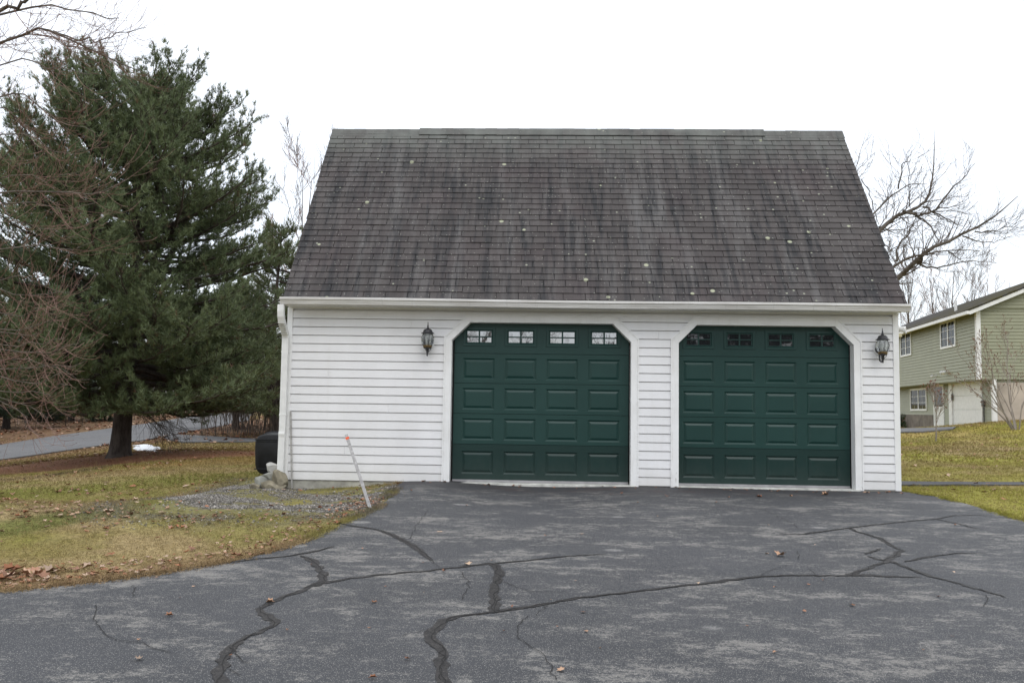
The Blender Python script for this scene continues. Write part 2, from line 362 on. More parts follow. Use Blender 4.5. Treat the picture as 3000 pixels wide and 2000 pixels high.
def m_asphalt(name, worn=1., base=(.0455, .0470, .0510), far=False):
    m, nt, b = MAT(name); g = N(nt); p = g.pos()
    c = g.mix(g.ramp(g.noise(p, .7, 5), [(.3, 0.), (.7, 1.)]), [v*.86 for v in base], [v*1.12 for v in base])
    w = g.mapv(p, (.8, 1.3, 1)); n1 = g.noise(w, 1.5, 6, .68); n2 = g.noise(g.mapv(p, (1.3, 2.3, 1), (7, 3, 0)), 3.6, 6, .8)
    grit = g.noise(p, 42, 4, .85); mk = g.math('ADD', g.math('MULTIPLY', n1, .5), g.math('ADD', g.math('MULTIPLY', n2, .5), g.math('MULTIPLY', g.math('SUBTRACT', grit, .5), .42)))
    wear = g.ramp(mk, [(.512, 0.), (.60, 1.)]); grain = g.ramp(grit, [(.42, .25), (.60, 1.)])
    c = g.mix(g.math('MULTIPLY', wear, .78*worn), c, (.215, .204, .186))
    v = g.vor(p, 95); c = g.mix(g.ramp(v, [(.17, .9*worn), (.28, 0.)]), c, (.30, .29, .27))
    v2 = g.vor(g.mapv(p, (1, 1, 1), (5, 3, 1)), 38); c = g.mix(g.ramp(v2, [(.06, .8*worn), (.10, 0.)]), c, (.48, .46, .42))
    c = g.mix(1., c, g.ramp(g.noise(p, 120, 3, .8), [(.32, .60), (.68, 1.45)]), 'MULTIPLY')
    if not far:
        sy = g.n('ShaderNodeSeparateXYZ'); g.l(p, sy.inputs[0])
        ap = g.math('MULTIPLY', g.ramp(g.math('ADD', g.math('ADD', sy.outputs[1], 1.1), g.math('MULTIPLY', g.noise(p, 1.6, 4), .7)), [(.25, 0.), (1.2, 1.)]), .75)
        c = g.mix(ap, c, (.040, .039, .042))      # asphalt turns darker towards the doors
        rust = g.math('MULTIPLY', ap, g.ramp(g.noise(g.mapv(p, (.9, 1.5, 1), (2, 0, 0)), 1.7, 3), [(.52, 0.), (.68, .55)])); c = g.mix(rust, c, (.075, .047, .042))
        ss = g.ramp(g.vor(g.mapv(p, (.72, 1.0, 1)), .9), [(.055, .7), (.085, 0.)]); ss = g.math('MULTIPLY', ss, grain); c = g.mix(ss, c, (.33, .32, .30))
    g.l(c, b.inputs['Base Color']); b.inputs['Roughness'].default_value = .78; b.inputs['Specular IOR Level'].default_value = .4
    g.bump(g.noise(p, 90, 4, .7), b, .55, .006); return m
def m_bark(name, c1, c2, sc=9):
    m, nt, b = MAT(name); g = N(nt); p = g.pos()
    f = g.noise(g.mapv(p, (1, 1, .22)), sc, 5, .7); g.l(g.mix(g.ramp(f, [(.35, 0.), (.65, 1.)]), c1, c2), b.inputs['Base Color'])
    b.inputs['Roughness'].default_value = .9; b.inputs['Specular IOR Level'].default_value = .2; g.bump(f, b, .8, .04); return m
def m_glass(name, refl, tintc=(.02, .022, .025), fk=1.):
    m, nt, b = MAT(name); g = N(nt); nt.nodes.remove(b); o = nt.nodes['Material Output']
    d = g.n('ShaderNodeBsdfDiffuse'); d.inputs[0].default_value = (*tintc, 1); gl = g.n('ShaderNodeBsdfGlossy'); gl.inputs['Roughness'].default_value = .02; gl.inputs[0].default_value = (.95, .96, 1, 1)
    lw = g.n('ShaderNodeFresnel'); lw.inputs[0].default_value = 1.5
    mx = g.n('ShaderNodeMixShader'); g.l(g.math('ADD', g.math('MULTIPLY', lw.outputs[0], fk), refl, True), mx.inputs[0]); g.l(d.outputs[0], mx.inputs[1]); g.l(gl.outputs[0], mx.inputs[2]); g.l(mx.outputs[0], o.inputs[0])
    bp = g.n('ShaderNodeBump'); bp.inputs['Strength'].default_value = .05; bp.inputs['Distance'].default_value = .01; g.l(g.noise(g.pos(), 6, 2), bp.inputs['Height']); g.l(bp.outputs[0], gl.inputs['Normal'])
    return m
def m_clear():
    m, nt, b = MAT('bevelled_glass'); b.inputs['Base Color'].default_value = (.78, .82, .84, 1); b.inputs['Transmission Weight'].default_value = .9; b.inputs['Roughness'].default_value = .06; b.inputs['IOR'].default_value = 1.35
    g = N(nt); g.bump(g.noise(g.pos(), 45, 2), b, .3, .005); return m

def m_tar():
    m, nt, b = MAT('crack_sealer'); g = N(nt); p = g.pos()
    c = g.mix(g.ramp(g.noise(p, 9, 5, .7), [(.35, 0.), (.65, 1.)]), (.013, .012, .012), (.034, .031, .030))
    c = g.mix(g.ramp(g.noise(p, 55, 4, .8), [(.56, 0.), (.66, .75)]), c, (.13, .12, .105)); g.l(c, b.inputs['Base Color'])
    b.inputs['Roughness'].default_value = .6; b.inputs['Specular IOR Level'].default_value = .3; g.bump(g.noise(p, 40, 4, .7), b, .8, .008); return m
M = {}
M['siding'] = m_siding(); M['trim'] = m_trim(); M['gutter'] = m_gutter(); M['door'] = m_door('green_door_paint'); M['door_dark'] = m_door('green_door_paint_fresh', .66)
M['shingle'] = m_shingle(); M['drive'] = m_asphalt('driveway_asphalt'); M['road'] = m_asphalt('road_asphalt', .5, (.12, .12, .123), True)
M['path'] = m_asphalt('path_asphalt', .4, (.05, .05, .053), True)
M['concrete'] = simple('concrete', (.33, .32, .28), .85, var=.35, sc=5, bump=.4); M['sill'] = simple('sill_concrete', (.50, .50, .46), .8, var=.3, sc=6, bump=.4)
M['dark'] = simple('dark_gap', (.012, .012, .013), .8); M['black'] = simple('black_metal', (.030, .030, .034), .45, var=.4, sc=30, bump=.3)
M['brass'] = simple('aged_brass', (.16, .11, .05), .4, .8, var=.4, sc=40); M['clear'] = m_clear(); M['candle'] = simple('bulb_sleeve', (.5, .5, .46), .5)
M['plastic'] = simple('black_plastic', (.009, .0095, .011), .40, var=.6, sc=6, bump=.15, spec=.3); M['seal'] = simple('weather_strip', (.33, .32, .33), .5, .3)
M['white'] = simple('white_plastic', (.72, .72, .70), .4, var=.08); M['cream'] = simple('yellowed_plastic', (.55, .50, .33), .45, var=.15); M['bulb'] = simple('flood_bulb', (.60, .46, .33), .25, var=.2)
M['pane_a'] = m_glass('door_glass', .30); M['pane_c'] = m_glass('door_glass_low_refl', .03); M['pane_b'] = m_glass('house_glass', .015, (.03, .035, .035), .10)  # right door: same glass as the left, reflection cut so panes look darker
M['wood'] = simple('weathered_wood', (.46, .45, .45), .8, var=.25, sc=25, bump=.4); M['grey_wood'] = simple('grey_wood', (.36, .35, .33), .85, var=.3, sc=20, bump=.4); M['orange'] = simple('orange_tape', (.85, .13, .045), .6)
M['stone'] = simple('field_stone', (.27, .27, .24), .9, var=.4, sc=7, bump=.8); M['stone_b'] = simple('brown_stone', (.22, .195, .14), .9, var=.4, sc=9, bump=.8); M['stone_c'] = simple('pale_stone', (.40, .39, .36), .9, var=.25, sc=7, bump=.8)
M['tar'] = m_tar(); M['hair'] = simple('crack_shadow', (.012, .011, .010), .9)
M['bark_pine'] = m_bark('pine_bark', (.028, .022, .019), (.085, .07, .062), 8); M['bark_grey'] = m_bark('grey_bark', (.06, .05, .042), (.17, .145, .12), 8)
M['twig_red'] = m_bark('reddish_twig', (.17, .092, .074), (.33, .22, .18), 5); M['twig'] = m_bark('brown_twig', (.075, .06, .05), (.16, .13, .11), 5); M['bark_dark'] = m_bark('dark_bark', (.035, .028, .024), (.10, .08, .066), 6)
M['twig_pale'] = m_bark('pale_twig', (.20, .17, .14), (.34, .30, .26), 5)
M['needle'] = tinted('pine_needles', .6, spec=.35); M['grass'] = tinted('grass_blades', .8, spec=.2); M['ground'] = tinted('ground_cover', .95, 22, .42, .15)
M['leaf'] = tinted('dry_leaves', .75, 30, .25, .25); M['pebble'] = tinted('pebbles', .85, 60, .25, .25); M['green_siding'] = simple('sage_vinyl', (.268, .272, .180), .5, var=.07, sc=2)
M['house_roof'] = None

# ------------------------------------------------------------------ ground zones (world metres, surveyed on the terrain)
drive_left = [G(*p) for p in [(1165,1424),(1140,1455),(1128,1470),(1118,1478),(1100,1492),(1058,1512),(985,1542),(890,1588),(760,1630),(640,1655),(480,1682),(300,1706),(150,1722),(0,1738)]]
dl = [(p[0], p[1]) for p in drive_left]
dr = [(9.17, .35), (9.3, -.1), (9.42, -.6), (9.50, -1.2), (9.52, -2), (9.55, -2.7), (9.72, -3.4), (10.2, -4.4), (11.2, -5.6), (13, -7)]
DRIVE = [(9.1, .35), (9.17, .35)]+dr[1:]+[(16, -9), (16, -24), (-8, -24), (-6, -12), (-2.6, -8.7), (-1.2, -7.9)]+dl[::-1]+[(dl[0][0], .02), (2.2, .02), (2.2, .15), (9.1, .15)]
road_edge_a = [G(*p)[:2] for p in [(0,1349),(150,1328),(312,1305),(420,1292),(504,1276),(603,1257),(670,1245),(730,1232)]]
road_edge_b = [G(*p)[:2] for p in [(0,1305),(147,1281),(250,1267),(312,1258),(469,1236),(580,1218),(678,1209),(740,1204)]]
PINE = G(358, 1336)

def zone_colour(x, y):
    "the ground's own colour at every point: grass, straw, leaf litter, needles, gravel and moss"
    n1 = fbm(x*.35, y*.35, 1); n2 = fbm(x*1.4, y*1.4, 5); n3 = fbm(x*5, y*5, 9)
    green = np.array([.150, .152, .030]); straw = np.array([.290, .220, .108]); olive = np.array([.205, .168, .055]); brown = np.array([.165, .100, .058]); needles = np.array([.190, .085, .045])
    ochre = np.array([.225, .150, .045])
    def L(a, b, t): return a+(b-a)*t[..., None]
    sh = np.broadcast(x, y).shape; c = np.broadcast_to(olive, sh+(3,)).copy()
    c = L(c, green[None], sstep(.42, .62, n1+.25*(n2-.5)))
    c = L(c, straw[None], sstep(.40, .64, n2*.6+n3*.25+.12+.2*(fbm(x*.2, y*.2, 33)-.5)))
    # straw and litter along the drive edge
    de = dist_poly(x, y, dl, False); c = L(c, straw[None], .65*sstep(1.7, .2, de+.8*(n2-.5)))
    c = L(c, brown[None]*1.15, .6*sstep(.50, .0, de+1.3*(n2-.5)-.15*(x < .8)))
    c = L(c, brown[None]*1.25, .75*sstep(1.1, .2, np.hypot((x+1.6)/2.2, (y+6.4)/.8)+.5*(n2-.5)))
    c = L(c, ochre[None], .8*sstep(3, 8, y)*sstep(.3, .6, n1)*(x < 2))
    c = L(c, green[None]*1.15, .6*sstep(.45, .62, fbm(x*.5, y*.9, 44))*(x < 2)*(y < 9))
    for bl, col_, w_, a_ in BANDS:
        c = L(c, np.array(col_)[None]*(.8+.4*n3[..., None]), a_*sstep(w_, w_*.25, dist_poly(x, y, bl, False)+.5*(n2-.5)))
    # needle carpet round the pine
    dp = np.hypot((x-PINE[0]-1.2)/5.4, (y-PINE[1]+.3)/2.3); c = L(c, needles[None]*(.75+.5*n3[..., None]), .92*sstep(1.25, .75, dp+.5*(n2-.5)))
    # leafy verge along the road and woods floor
    dra = dist_poly(x, y, road_edge_a, False); drb = dist_poly(x, y, road_edge_b, False)
    c = L(c, brown[None]*np.array([1., .95, .9])*1.15, .8*sstep(3.2, .4, dra+1.5*(n2-.5))*(x < 4)); xb = np.interp(y, [q[1] for q in road_edge_b], [q[0] for q in road_edge_b]); xa2 = np.interp(y, [q[1] for q in road_edge_a], [q[0] for q in road_edge_a]); beyond = ((x < xb+.3) & (y > 14)) | ((x > xa2-.3) & (x < 6) & (y > 21.8))
    c = L(c, brown[None]*(.7+.7*n3[..., None]), .95*sstep(0, 1, beyond*1.)*sstep(.1, .4, n1+.3))
    # ditch dark strip between lawn and road at the far left
    d2 = np.abs((y-8.2)-(-.12)*(x+10))*(1); c = L(c, brown[None]*.55, .7*sstep(1.1, .2, d2/1.1+.8*(n2-.5))*(x < PINE[0]+.5)*(x > -30))
    # gravel with moss beside the garage
    gx = in_poly(x, y, GRAVEL); dg = dist_poly(x, y, GRAVEL); gm = np.where(gx, 1., sstep(1.0, 0, dg+1.6*(n2-.5)))*sstep(.30, .50, n2+.12*gx)
    grav = np.array([.125, .110, .092])*(1)
    c = L(c, grav[None]*(.65+.7*fbm(x*14, y*14, 3)[..., None]), np.clip(gm, 0, 1))
    moss = sstep(.46, .58, fbm(x*1.5, y*2.1, 21)*.75+n3*.25)*sstep(.55, .1, np.where(gx, 0, dg)); c = L(c, np.array([.185, .170, .040])[None]*(.7+.6*n3[..., None]), .62*moss)
    # right-hand lawn: olive with orange moss on the mound beside the path
    rm = sstep(1.2, .2, np.hypot((x-10.6)/1.6, (y+.35)/1.0)); c = L(c, np.array([.185, .165, .028])[None], .6*rm)
    right = (x > 9)*sstep(10, 22, y); c = L(c, np.array([.240, .228, .036])[None], .75*(x > 9)*sstep(.33, .55, n1)); c = L(c, np.array([.40, .31, .070])[None], .60*right*sstep(.35, .6, n2))
    return np.clip(c, 0, 1)
BANDS = [([G(*p)[:2] for p in L_], c_, w_, a_) for L_, c_, w_, a_ in (
    ([(-60,1455),(200,1435),(420,1418),(620,1402),(760,1385)], (.150,.150,.030), 1.0, .8), ([(-60,1525),(150,1500),(330,1478),(520,1450),(640,1432)], (.29,.215,.115), .45, .8),
    ([(-60,1560),(200,1520),(330,1498),(480,1470),(640,1440)], (.115,.125,.032), .38, .85), ([(-60,1375),(120,1360),(250,1352),(330,1342)], (.115,.075,.045), 1.2, .9), ([(380,1345),(560,1332),(760,1325)], (.18,.085,.045), 1.3, .8),
    ([(420,1365),(600,1352),(780,1345)], (.24,.155,.045), 1.1, .7), ([(-60,1412),(120,1398),(260,1378),(330,1360)], (.060,.042,.028), .35, .8))]
GRAVEL = [tuple(G(*p)[:2]) for p in [(430,1500),(560,1452),(720,1412),(800,1392),(860,1424),(1160,1424),(1140,1455),(1100,1490),(1040,1500),(860,1512),(700,1505),(560,1508)]]

# ------------------------------------------------------------------ ground sheet
def axis(segs):
    out = []
    for a, b, st in segs: out += list(np.arange(a, b, st))
    return np.array(out+[segs[-1][1]])
def growax(a, b, st, k):
    out = []; v = a
    while (b > a and v < b) or (b < a and v > b): out.append(v); v += st if b > a else -st; st *= k
    return out
gx_ = np.array(sorted(growax(-9, -420, .3, 1.12)+list(np.arange(-8.8, 15, .11))+growax(15.2, 420, .3, 1.10)))
gy_ = np.array(sorted(growax(-9.4, -200, .4, 1.25)+list(np.arange(-9.2, 4, .11))+growax(4.1, 520, .14, 1.035)))
X, Y = np.meshgrid(gx_, gy_); Z = H(X, Y)
inside = in_poly(X, Y, DRIVE); dd_ = dist_poly(X, Y, DRIVE); Z = Z-np.where(inside, np.clip(dd_*.4, 0, .06), 0)
Z = Z+np.where(inside, 0, (fbm(X*2.2, Y*2.2, 3)-.5)*.035*sstep(0, .5, dd_))
Vg = np.stack([X, Y, Z], -1).reshape(-1, 3); ny, nx = X.shape; idx = np.arange(ny*nx).reshape(ny, nx)
Fg = np.stack([idx[:-1, :-1], idx[:-1, 1:], idx[1:, 1:], idx[1:, :-1]], -1).reshape(-1, 4)
tag(link('ground', mesh('ground', Vg, Fg, M['ground'], True, zone_colour(X, Y).reshape(-1, 3)), None), 'lawn of dormant grass rising to the right and falling to the road', kind='structure')

def drape(name, poly, off, mat, step=.25, parent=None, kind='structure', label=None, skirt=.05):
    "a sheet laid on the terrain inside a polygon (cut by its outline)"
    import bmesh
    bm = bmesh.new(); vs = [bm.verts.new((p[0], p[1], 0)) for p in poly]; bm.faces.new(vs); bmesh.ops.triangulate(bm, faces=bm.faces[:])
    xs = [p[0] for p in poly]; ys = [p[1] for p in poly]
    for ax, lo_, hi_ in ((0, min(xs), max(xs)), (1, min(ys), max(ys))):
        for v in np.arange(lo_+step, hi_, step):
            bmesh.ops.bisect_plane(bm, geom=bm.verts[:]+bm.edges[:]+bm.faces[:], plane_co=(v if ax == 0 else 0, v if ax else 0, 0), plane_no=(1, 0, 0) if ax == 0 else (0, 1, 0))
    if skirt:
        be = [e for e in bm.edges if e.is_boundary]; r = bmesh.ops.extrude_edge_only(bm, edges=be); low = {v for v in r['geom'] if isinstance(v, bmesh.types.BMVert)}
    else: low = set()
    co_ = np.array([(v.co.x, v.co.y) for v in bm.verts]); hz = H(co_[:, 0], co_[:, 1])
    for v, z in zip(bm.verts, hz): v.co.z = z+off-(skirt if v in low else 0)
    bmesh.ops.recalc_face_normals(bm, faces=bm.faces)
    if sum(f.normal.z for f in bm.faces) < 0: bmesh.ops.reverse_faces(bm, faces=bm.faces)
    me = bpy.data.meshes.new(name); bm.to_mesh(me); bm.free(); me.materials.append(mat); o = bpy.data.objects.new(name, me); COL.objects.link(o)
    if parent: o.parent = parent
    return tag(o, label, kind=kind if not parent else None)
def wobble(poly, amp, sc=1.5, step=.25):
    out = []
    for i in range(len(poly)-1):
        a, b = np.array(poly[i][:2]), np.array(poly[i+1][:2]); n = max(1, int(np.hypot(*(b-a))/step))
        for k in range(n):
            p = a+(b-a)*k/n; out.append((p[0]+amp*(float(fbm(np.array(p[0]*sc), np.array(p[1]*sc), 3))-.5)*2, p[1]+amp*(float(fbm(np.array(p[0]*sc), np.array(p[1]*sc), 8))-.5)*2))
    return out+[tuple(poly[-1][:2])]
DRIVE_P = [(9.1, .35)]+wobble(dr, .05, 2.5, .15)+[(16, -9), (16, -24), (-8, -24), (-6, -12), (-2.6, -8.7), (-1.2, -7.9)]+wobble(dl[::-1], .06, 3., .12)[:-1]+[(dl[0][0], .0), (2.3, .0), (2.3, .16), (9.1, .16)]
driveway = drape('driveway', DRIVE_P, .012, M['drive'], .45, label='cracked dark asphalt driveway in front of the garage doors')
road = drape('road', [tuple(p) for p in road_edge_a]+[tuple(p) for p in road_edge_b[::-1]]+[(-40, road_edge_b[0][1]-9), (-40, road_edge_a[0][1]-11)], .05, M['road'], 2., label='grey asphalt road curving behind the pine')
side = [G(*p)[:2] for p in [(480,1286),(536,1298),(640,1297),(759,1296)]]; side_b = [G(*p)[:2] for p in [(790,1290.5),(700,1291),(620,1290),(558,1286),(510,1275)]]
drape('side_road', [tuple(p) for p in side]+[(6, side[-1][1]+.6), (6, side_b[0][1]+.6)]+[tuple(p) for p in side_b], .055, M['road'], 2., label='narrow asphalt lane branching off the road towards the back of the garage')
pth = [G(*p)[:2] for p in [(2625,1424),(2800,1423),(3010,1424)]]; pthb = [G(*p)[:2] for p in [(3010,1416),(2800,1415),(2630,1413)]]
drape('path', [tuple(p) for p in pth]+[(22, pth[-1][1]+.3), (22, pthb[0][1]+.4)]+[tuple(p) for p in pthb], .03, M['path'], .5, label='dark asphalt footpath running right from the garage corner')
pv = [G(*p)[:2] for p in [(2625,1269),(2700,1268),(2790,1260),(2800,1254),(2700,1257),(2625,1259)]]
drape('pavement', [tuple(p) for p in pv], .06, M['road'], 1.5, label='grey paving in front of the green house')

# cracks: filled with tar, traced on the drive
def ribbon(name, pix, w, mat, off, label=None, jag=.0, parent=driveway, seg=.12):
    P = [G(*p) for p in pix]; ws = w if hasattr(w, '__len__') else [w]*len(P); pts = []; wd = []
    for i in range(len(P)-1):
        n = max(1, int(np.linalg.norm(P[i+1][:2]-P[i][:2])/seg))
        for k in range(n): t = k/n; pts.append(P[i]*(1-t)+P[i+1]*t); wd.append(ws[i]*(1-t)+ws[i+1]*t)
    pts.append(P[-1]); wd.append(ws[-1]); pts = np.array(pts); wd = np.array(wd)
    for it in range(2): pts[1:-1] = (pts[:-2]+2*pts[1:-1]+pts[2:])/4
    T = np.gradient(pts[:, :2], axis=0); T /= np.linalg.norm(T, axis=1, keepdims=True)+1e-9; Nn = np.stack([-T[:, 1], T[:, 0]], -1)
    k = np.arange(len(pts)); sd_ = NR.random()*50
    pts[:, :2] += Nn*((vnoise(k*.9, k*0+sd_, 2)-.5)*2*jag)[:, None]
    a = pts[:, :2]+Nn*(wd*(.5+.35*(vnoise(k*1.1, k*0+sd_, 5)-.5)+.5*(vnoise(k*.37, k*0+sd_, 15)-.5)))[:, None]; b = pts[:, :2]-Nn*(wd*(.5+.35*(vnoise(k*1.3, k*0+sd_, 7)-.5)))[:, None]
    za = H(a[:, 0], a[:, 1])+off; zb = H(b[:, 0], b[:, 1])+off
    V = np.concatenate([np.column_stack([a, za]), np.column_stack([b, zb])]); n = len(pts)
    F = np.array([(i, i+1, n+i+1, n+i) for i in range(n-1)])[:, ::-1]
    return link(name, mesh(name, V, F, mat), None, parent)
s1 = 3000/2352
def L0(pts): return [(x/2.352, 1400+y/2.352) for x, y in pts]
def L1(pts): return [(1000+x/2.352, 1400+y/2.352) for x, y in pts]
def L2(pts): return [(2000+x/2.352, 1400+y/2.352) for x, y in pts]
seals = [
 (L0([(700,712),(900,684),(1150,655),(1400,615),(1700,575),(2000,545),(2150,520),(2300,480)]), [.04,.05,.045,.04,.035,.05,.06,.02]),
 (L0([(2060,545),(2150,575),(2200,620),(2230,680),(2230,720),(2150,760),(2080,785),(1960,825),(1850,875),(1790,900),(1790,940),(1850,975),(1900,995),(1920,1010),(1880,1040),(1750,1090),(1640,1130),(1600,1170),(1580,1220),(1530,1290),(1520,1350),(1510,1411),(1500,1500)]), [.03,.14,.14,.10,.09,.08,.06,.055,.055,.06,.09,.09,.10,.09,.05,.045,.06,.08,.10,.10,.10,.10,.10]),
 (L0([(2150,755),(2240,728),(2352,715)])+L1([(100,697),(300,676),(560,652),(800,625),(1010,600),(1100,597),(1350,568),(1600,545),(1820,537)]), [.10,.08,.045,.05,.05,.05,.05,.06,.05,.045,.035,.012]),
 (L1([(0,325),(120,345),(240,362),(330,392),(430,440),(520,490),(590,550),(625,580)]), [.04,.06,.05,.09,.11,.09,.06,.02]),
 (L1([(1050,600),(1075,640),(1080,700),(1060,760),(1055,830),(1060,880),(1060,932)]), [.09,.10,.10,.12,.11,.10,.10]),
 (L1([(720,1500),(700,1411),(690,1340),(690,1270),(695,1200),(660,1150),(615,1120),(612,1080),(650,1040),(720,995),(800,965),(920,945),(1060,935),(1200,915),(1360,888),(1500,862),(1650,838),(1850,815),(2050,790),(2352,752)])+L2([(150,740),(330,715),(520,690),(720,682),(900,682),(1130,684),(1250,676),(1400,690),(1640,695)]), [.12,.12,.12,.10,.08,.10,.14,.14,.10,.09,.06,.05,.05,.06,.06,.05,.05,.05,.05,.05,.06,.08,.05,.04,.045,.05,.09,.05,.02]),
 (L2([(660,392),(830,396),(950,378),(1150,352),(1350,328),(1550,305),(1750,290),(1850,268),(2000,262),(2130,268)]), [.02,.05,.05,.06,.045,.04,.05,.04,.03,.02]),
 (L2([(1150,355),(1220,385),(1300,405),(1380,435),(1440,475),(1495,502)]), [.05,.08,.08,.12,.07,.03]),
 (L2([(1140,682),(1240,648),(1330,610),(1400,590),(1460,545),(1510,505)]), [.10,.07,.06,.09,.12,.09]),
 (L2([(1400,582),(1340,568),(1270,548)]), [.05,.08,.03]),
 (L2([(1262,532),(1310,515),(1362,494)]), [.04,.07,.03]),
 (L2([(1540,588),(1640,560),(1780,540),(1910,525),(2100,530)]), [.03,.08,.05,.03,.01]),
 (L2([(1440,585),(1540,625),(1620,655),(1700,690),(1850,725),(1950,752),(2080,790),(2220,832)]), [.08,.06,.09,.06,.05,.04,.07,.02]),
 (L2([(1750,290),(1850,312),(1980,345),(2070,362)]), [.05,.03,.03,.01]),
]
for px_, w in seals: ribbon('sealed_crack', px_, [min(q, .10)*(.62 if px_[0][0] > 2000 else .74) for q in w], M['tar'], .0165, jag=.020, seg=.04)
hairs = [L1([(1130,725),(1200,765),(1290,800),(1400,798),(1560,795)]), L1([(1285,965),(1205,1040),(1200,1090),(1275,1160),(1360,1195),(1400,1260),(1450,1310),(1450,1360),(1480,1411)]),
         L1([(1060,935),(1030,890),(1060,860),(1075,830)]), L1([(700,1411),(665,1350),(680,1300),(725,1260),(715,1210),(690,1180)]), L1([(570,1060),(490,1078),(420,1110)]),
         L0([(660,890),(650,960),(660,1020),(715,1060),(720,1090),(790,1140),(960,1138),(1020,1185),(1180,1215)]), L0([(920,750),(925,830)]), L0([(1600,1180),(1630,1245),(1720,1290)]), L0([(1590,1330),(1640,1380)]),
         L1([(820,655),(870,710),(870,780),(820,850)]), L1([(625,580),(650,610),(680,625)]), L1([(600,230),(520,330),(475,430)]), L2([(520,210),(640,265),(760,320),(800,358)]),
         L2([(490,690),(600,660),(710,612)]), L2([(880,640),(900,670),(940,690)]), L2([(795,570),(805,515)]), L2([(1825,765),(1990,800),(2110,822),(2070,900)]), L2([(1900,225),(1915,245)]), L1([(1415,890),(1400,925),(1340,960)])]
for px_ in hairs: ribbon('crack', px_, .0055, M['hair'], .0185, jag=.022, seg=.045)
for px_, w in seals: ribbon('crack', px_, .006, M['hair'], .0190, jag=.030, seg=.05)

# ------------------------------------------------------------------ garage
GL = 9.14
garage = empty('garage', (4.57, 0, 0), 'white clapboard two bay garage with steep weathered shingle roof', 'garage')
D1 = dict(xl=2.39, xr=5.285); D2 = dict(xl=5.80, xr=8.585)
MB().box(0, 0.004, -.55, 2.45, .18, -.012).box(8.55, .004, -.55, GL, .18, -.012).box(5.23, .004, -.55, 5.85, .18, -.012).box(0, .181, -.55, .18, 7.3, -.012).box(GL-.18, .181, -.55, GL, 7.3, -.012).box(.181, 7.1, -.55, GL-.181, 7.3, -.012).build('foundation', M['concrete'], garage)
fw = MB()
for x0, x1 in ((0, 2.44), (5.235, 5.85), (8.535, GL)): fw.box(x0, .033, -.012, x1, .1, 2.60)
for d in (D1, D2):
    fw.box(d['xl']+.05, .033, 2.45, d['xr']-.05, .1, 2.60)
    fw.prism_xz([(d['xl']+.05, 2.12), (d['xl']+.05, 2.45), (d['xl']+.38, 2.45)], .034, .099); fw.prism_xz([(d['xr']-.05, 2.12), (d['xr']-.38, 2.45), (d['xr']-.05, 2.45)], .034, .099)
fw.build('front_wall', M['siding'], garage)
YR, ZR, YE, ZE = 2.4126, 6.1329, -.288, 2.7311; YB = 7.3
def clap(x0b, x1b, x0t, x1t, z0, z1, full=.1284):
    "one clapboard; ends may slant to meet the door casing"
    jy = random.uniform(-.0012, .0012); k = (z1-z0)/full
    prof = [(-.0165+jy, z0), (-.0165+jy+.0095*k, z1-.013), (.0290, z1-.013), (.0295, z1), (.0315, z1), (.0315, z0)]
    V = []
    for e0, e1 in (((x0b, x0t)), ((x1b, x1t))):
        for y, z in prof: t = (z-z0)/(z1-z0); V.append((e0+(e1-e0)*t, y, z))
    n = 6; F = [tuple(range(n)), tuple(range(2*n-1, n-1, -1))]+[(i, i+n, (i+1) % n+n, (i+1) % n) for i in range(n)]
    return MB().add(V, F)
CH = .1284
def edge_x(d, side, z):
    "where boards must stop under the casing"
    if side == 'l':
        return d['xl']+.05 if z < 2.165-.02 else min(d['xl']+.05+(z-2.145), d['xl']+.37)
    return d['xr']-.05 if z < 2.165-.02 else max(d['xr']-.05-(z-2.145), d['xr']-.37)
for k in range(20):
    z0 = k*CH; z1 = min(z0+CH, 2.60)
    segs = []
    if z0 < 2.43:
        segs = [(.03, .03, edge_x(D1, 'l', z0), edge_x(D1, 'l', z1)), (edge_x(D1, 'r', z0), edge_x(D1, 'r', z1), edge_x(D2, 'l', z0), edge_x(D2, 'l', z1)), (edge_x(D2, 'r', z0), edge_x(D2, 'r', z1), 9.09, 9.09)]
    else:
        z0 = 2.44 if k == 19 else z0; segs = [(.03, .03, 9.09, 9.09)]
    for a0, a1, b0, b1 in segs:
        cut = None
        if k == 18 and a0 < 1: cut = 1.87
        if k == 19: cut = 1.2
        if k == 17 and 5 < a0 < 6: cut = 5.60
        if k in (3, 8, 12, 15) and a0 < 1: cut = (.9, 1.55, .62, 2.05)[(3, 8, 12, 15).index(k)]
        if cut:
            clap(a0, cut-.001, a1, cut-.001, z0, z1, ).build('siding_board', M['siding'], garage); clap(cut+.001, b0, cut+.001, b1, z0-.0015, z1).build('siding_board', M['siding'], garage)
        else: clap(a0, b0, a1, b1, z0, z1).build('siding_board', M['siding'], garage)
for x0, x1 in ((-.035, .048), (9.066, 9.152)): MB().box(x0, -.024, -.014, x1, .06, 2.6).build('corner_board', M['trim'], garage, bevel=.003)
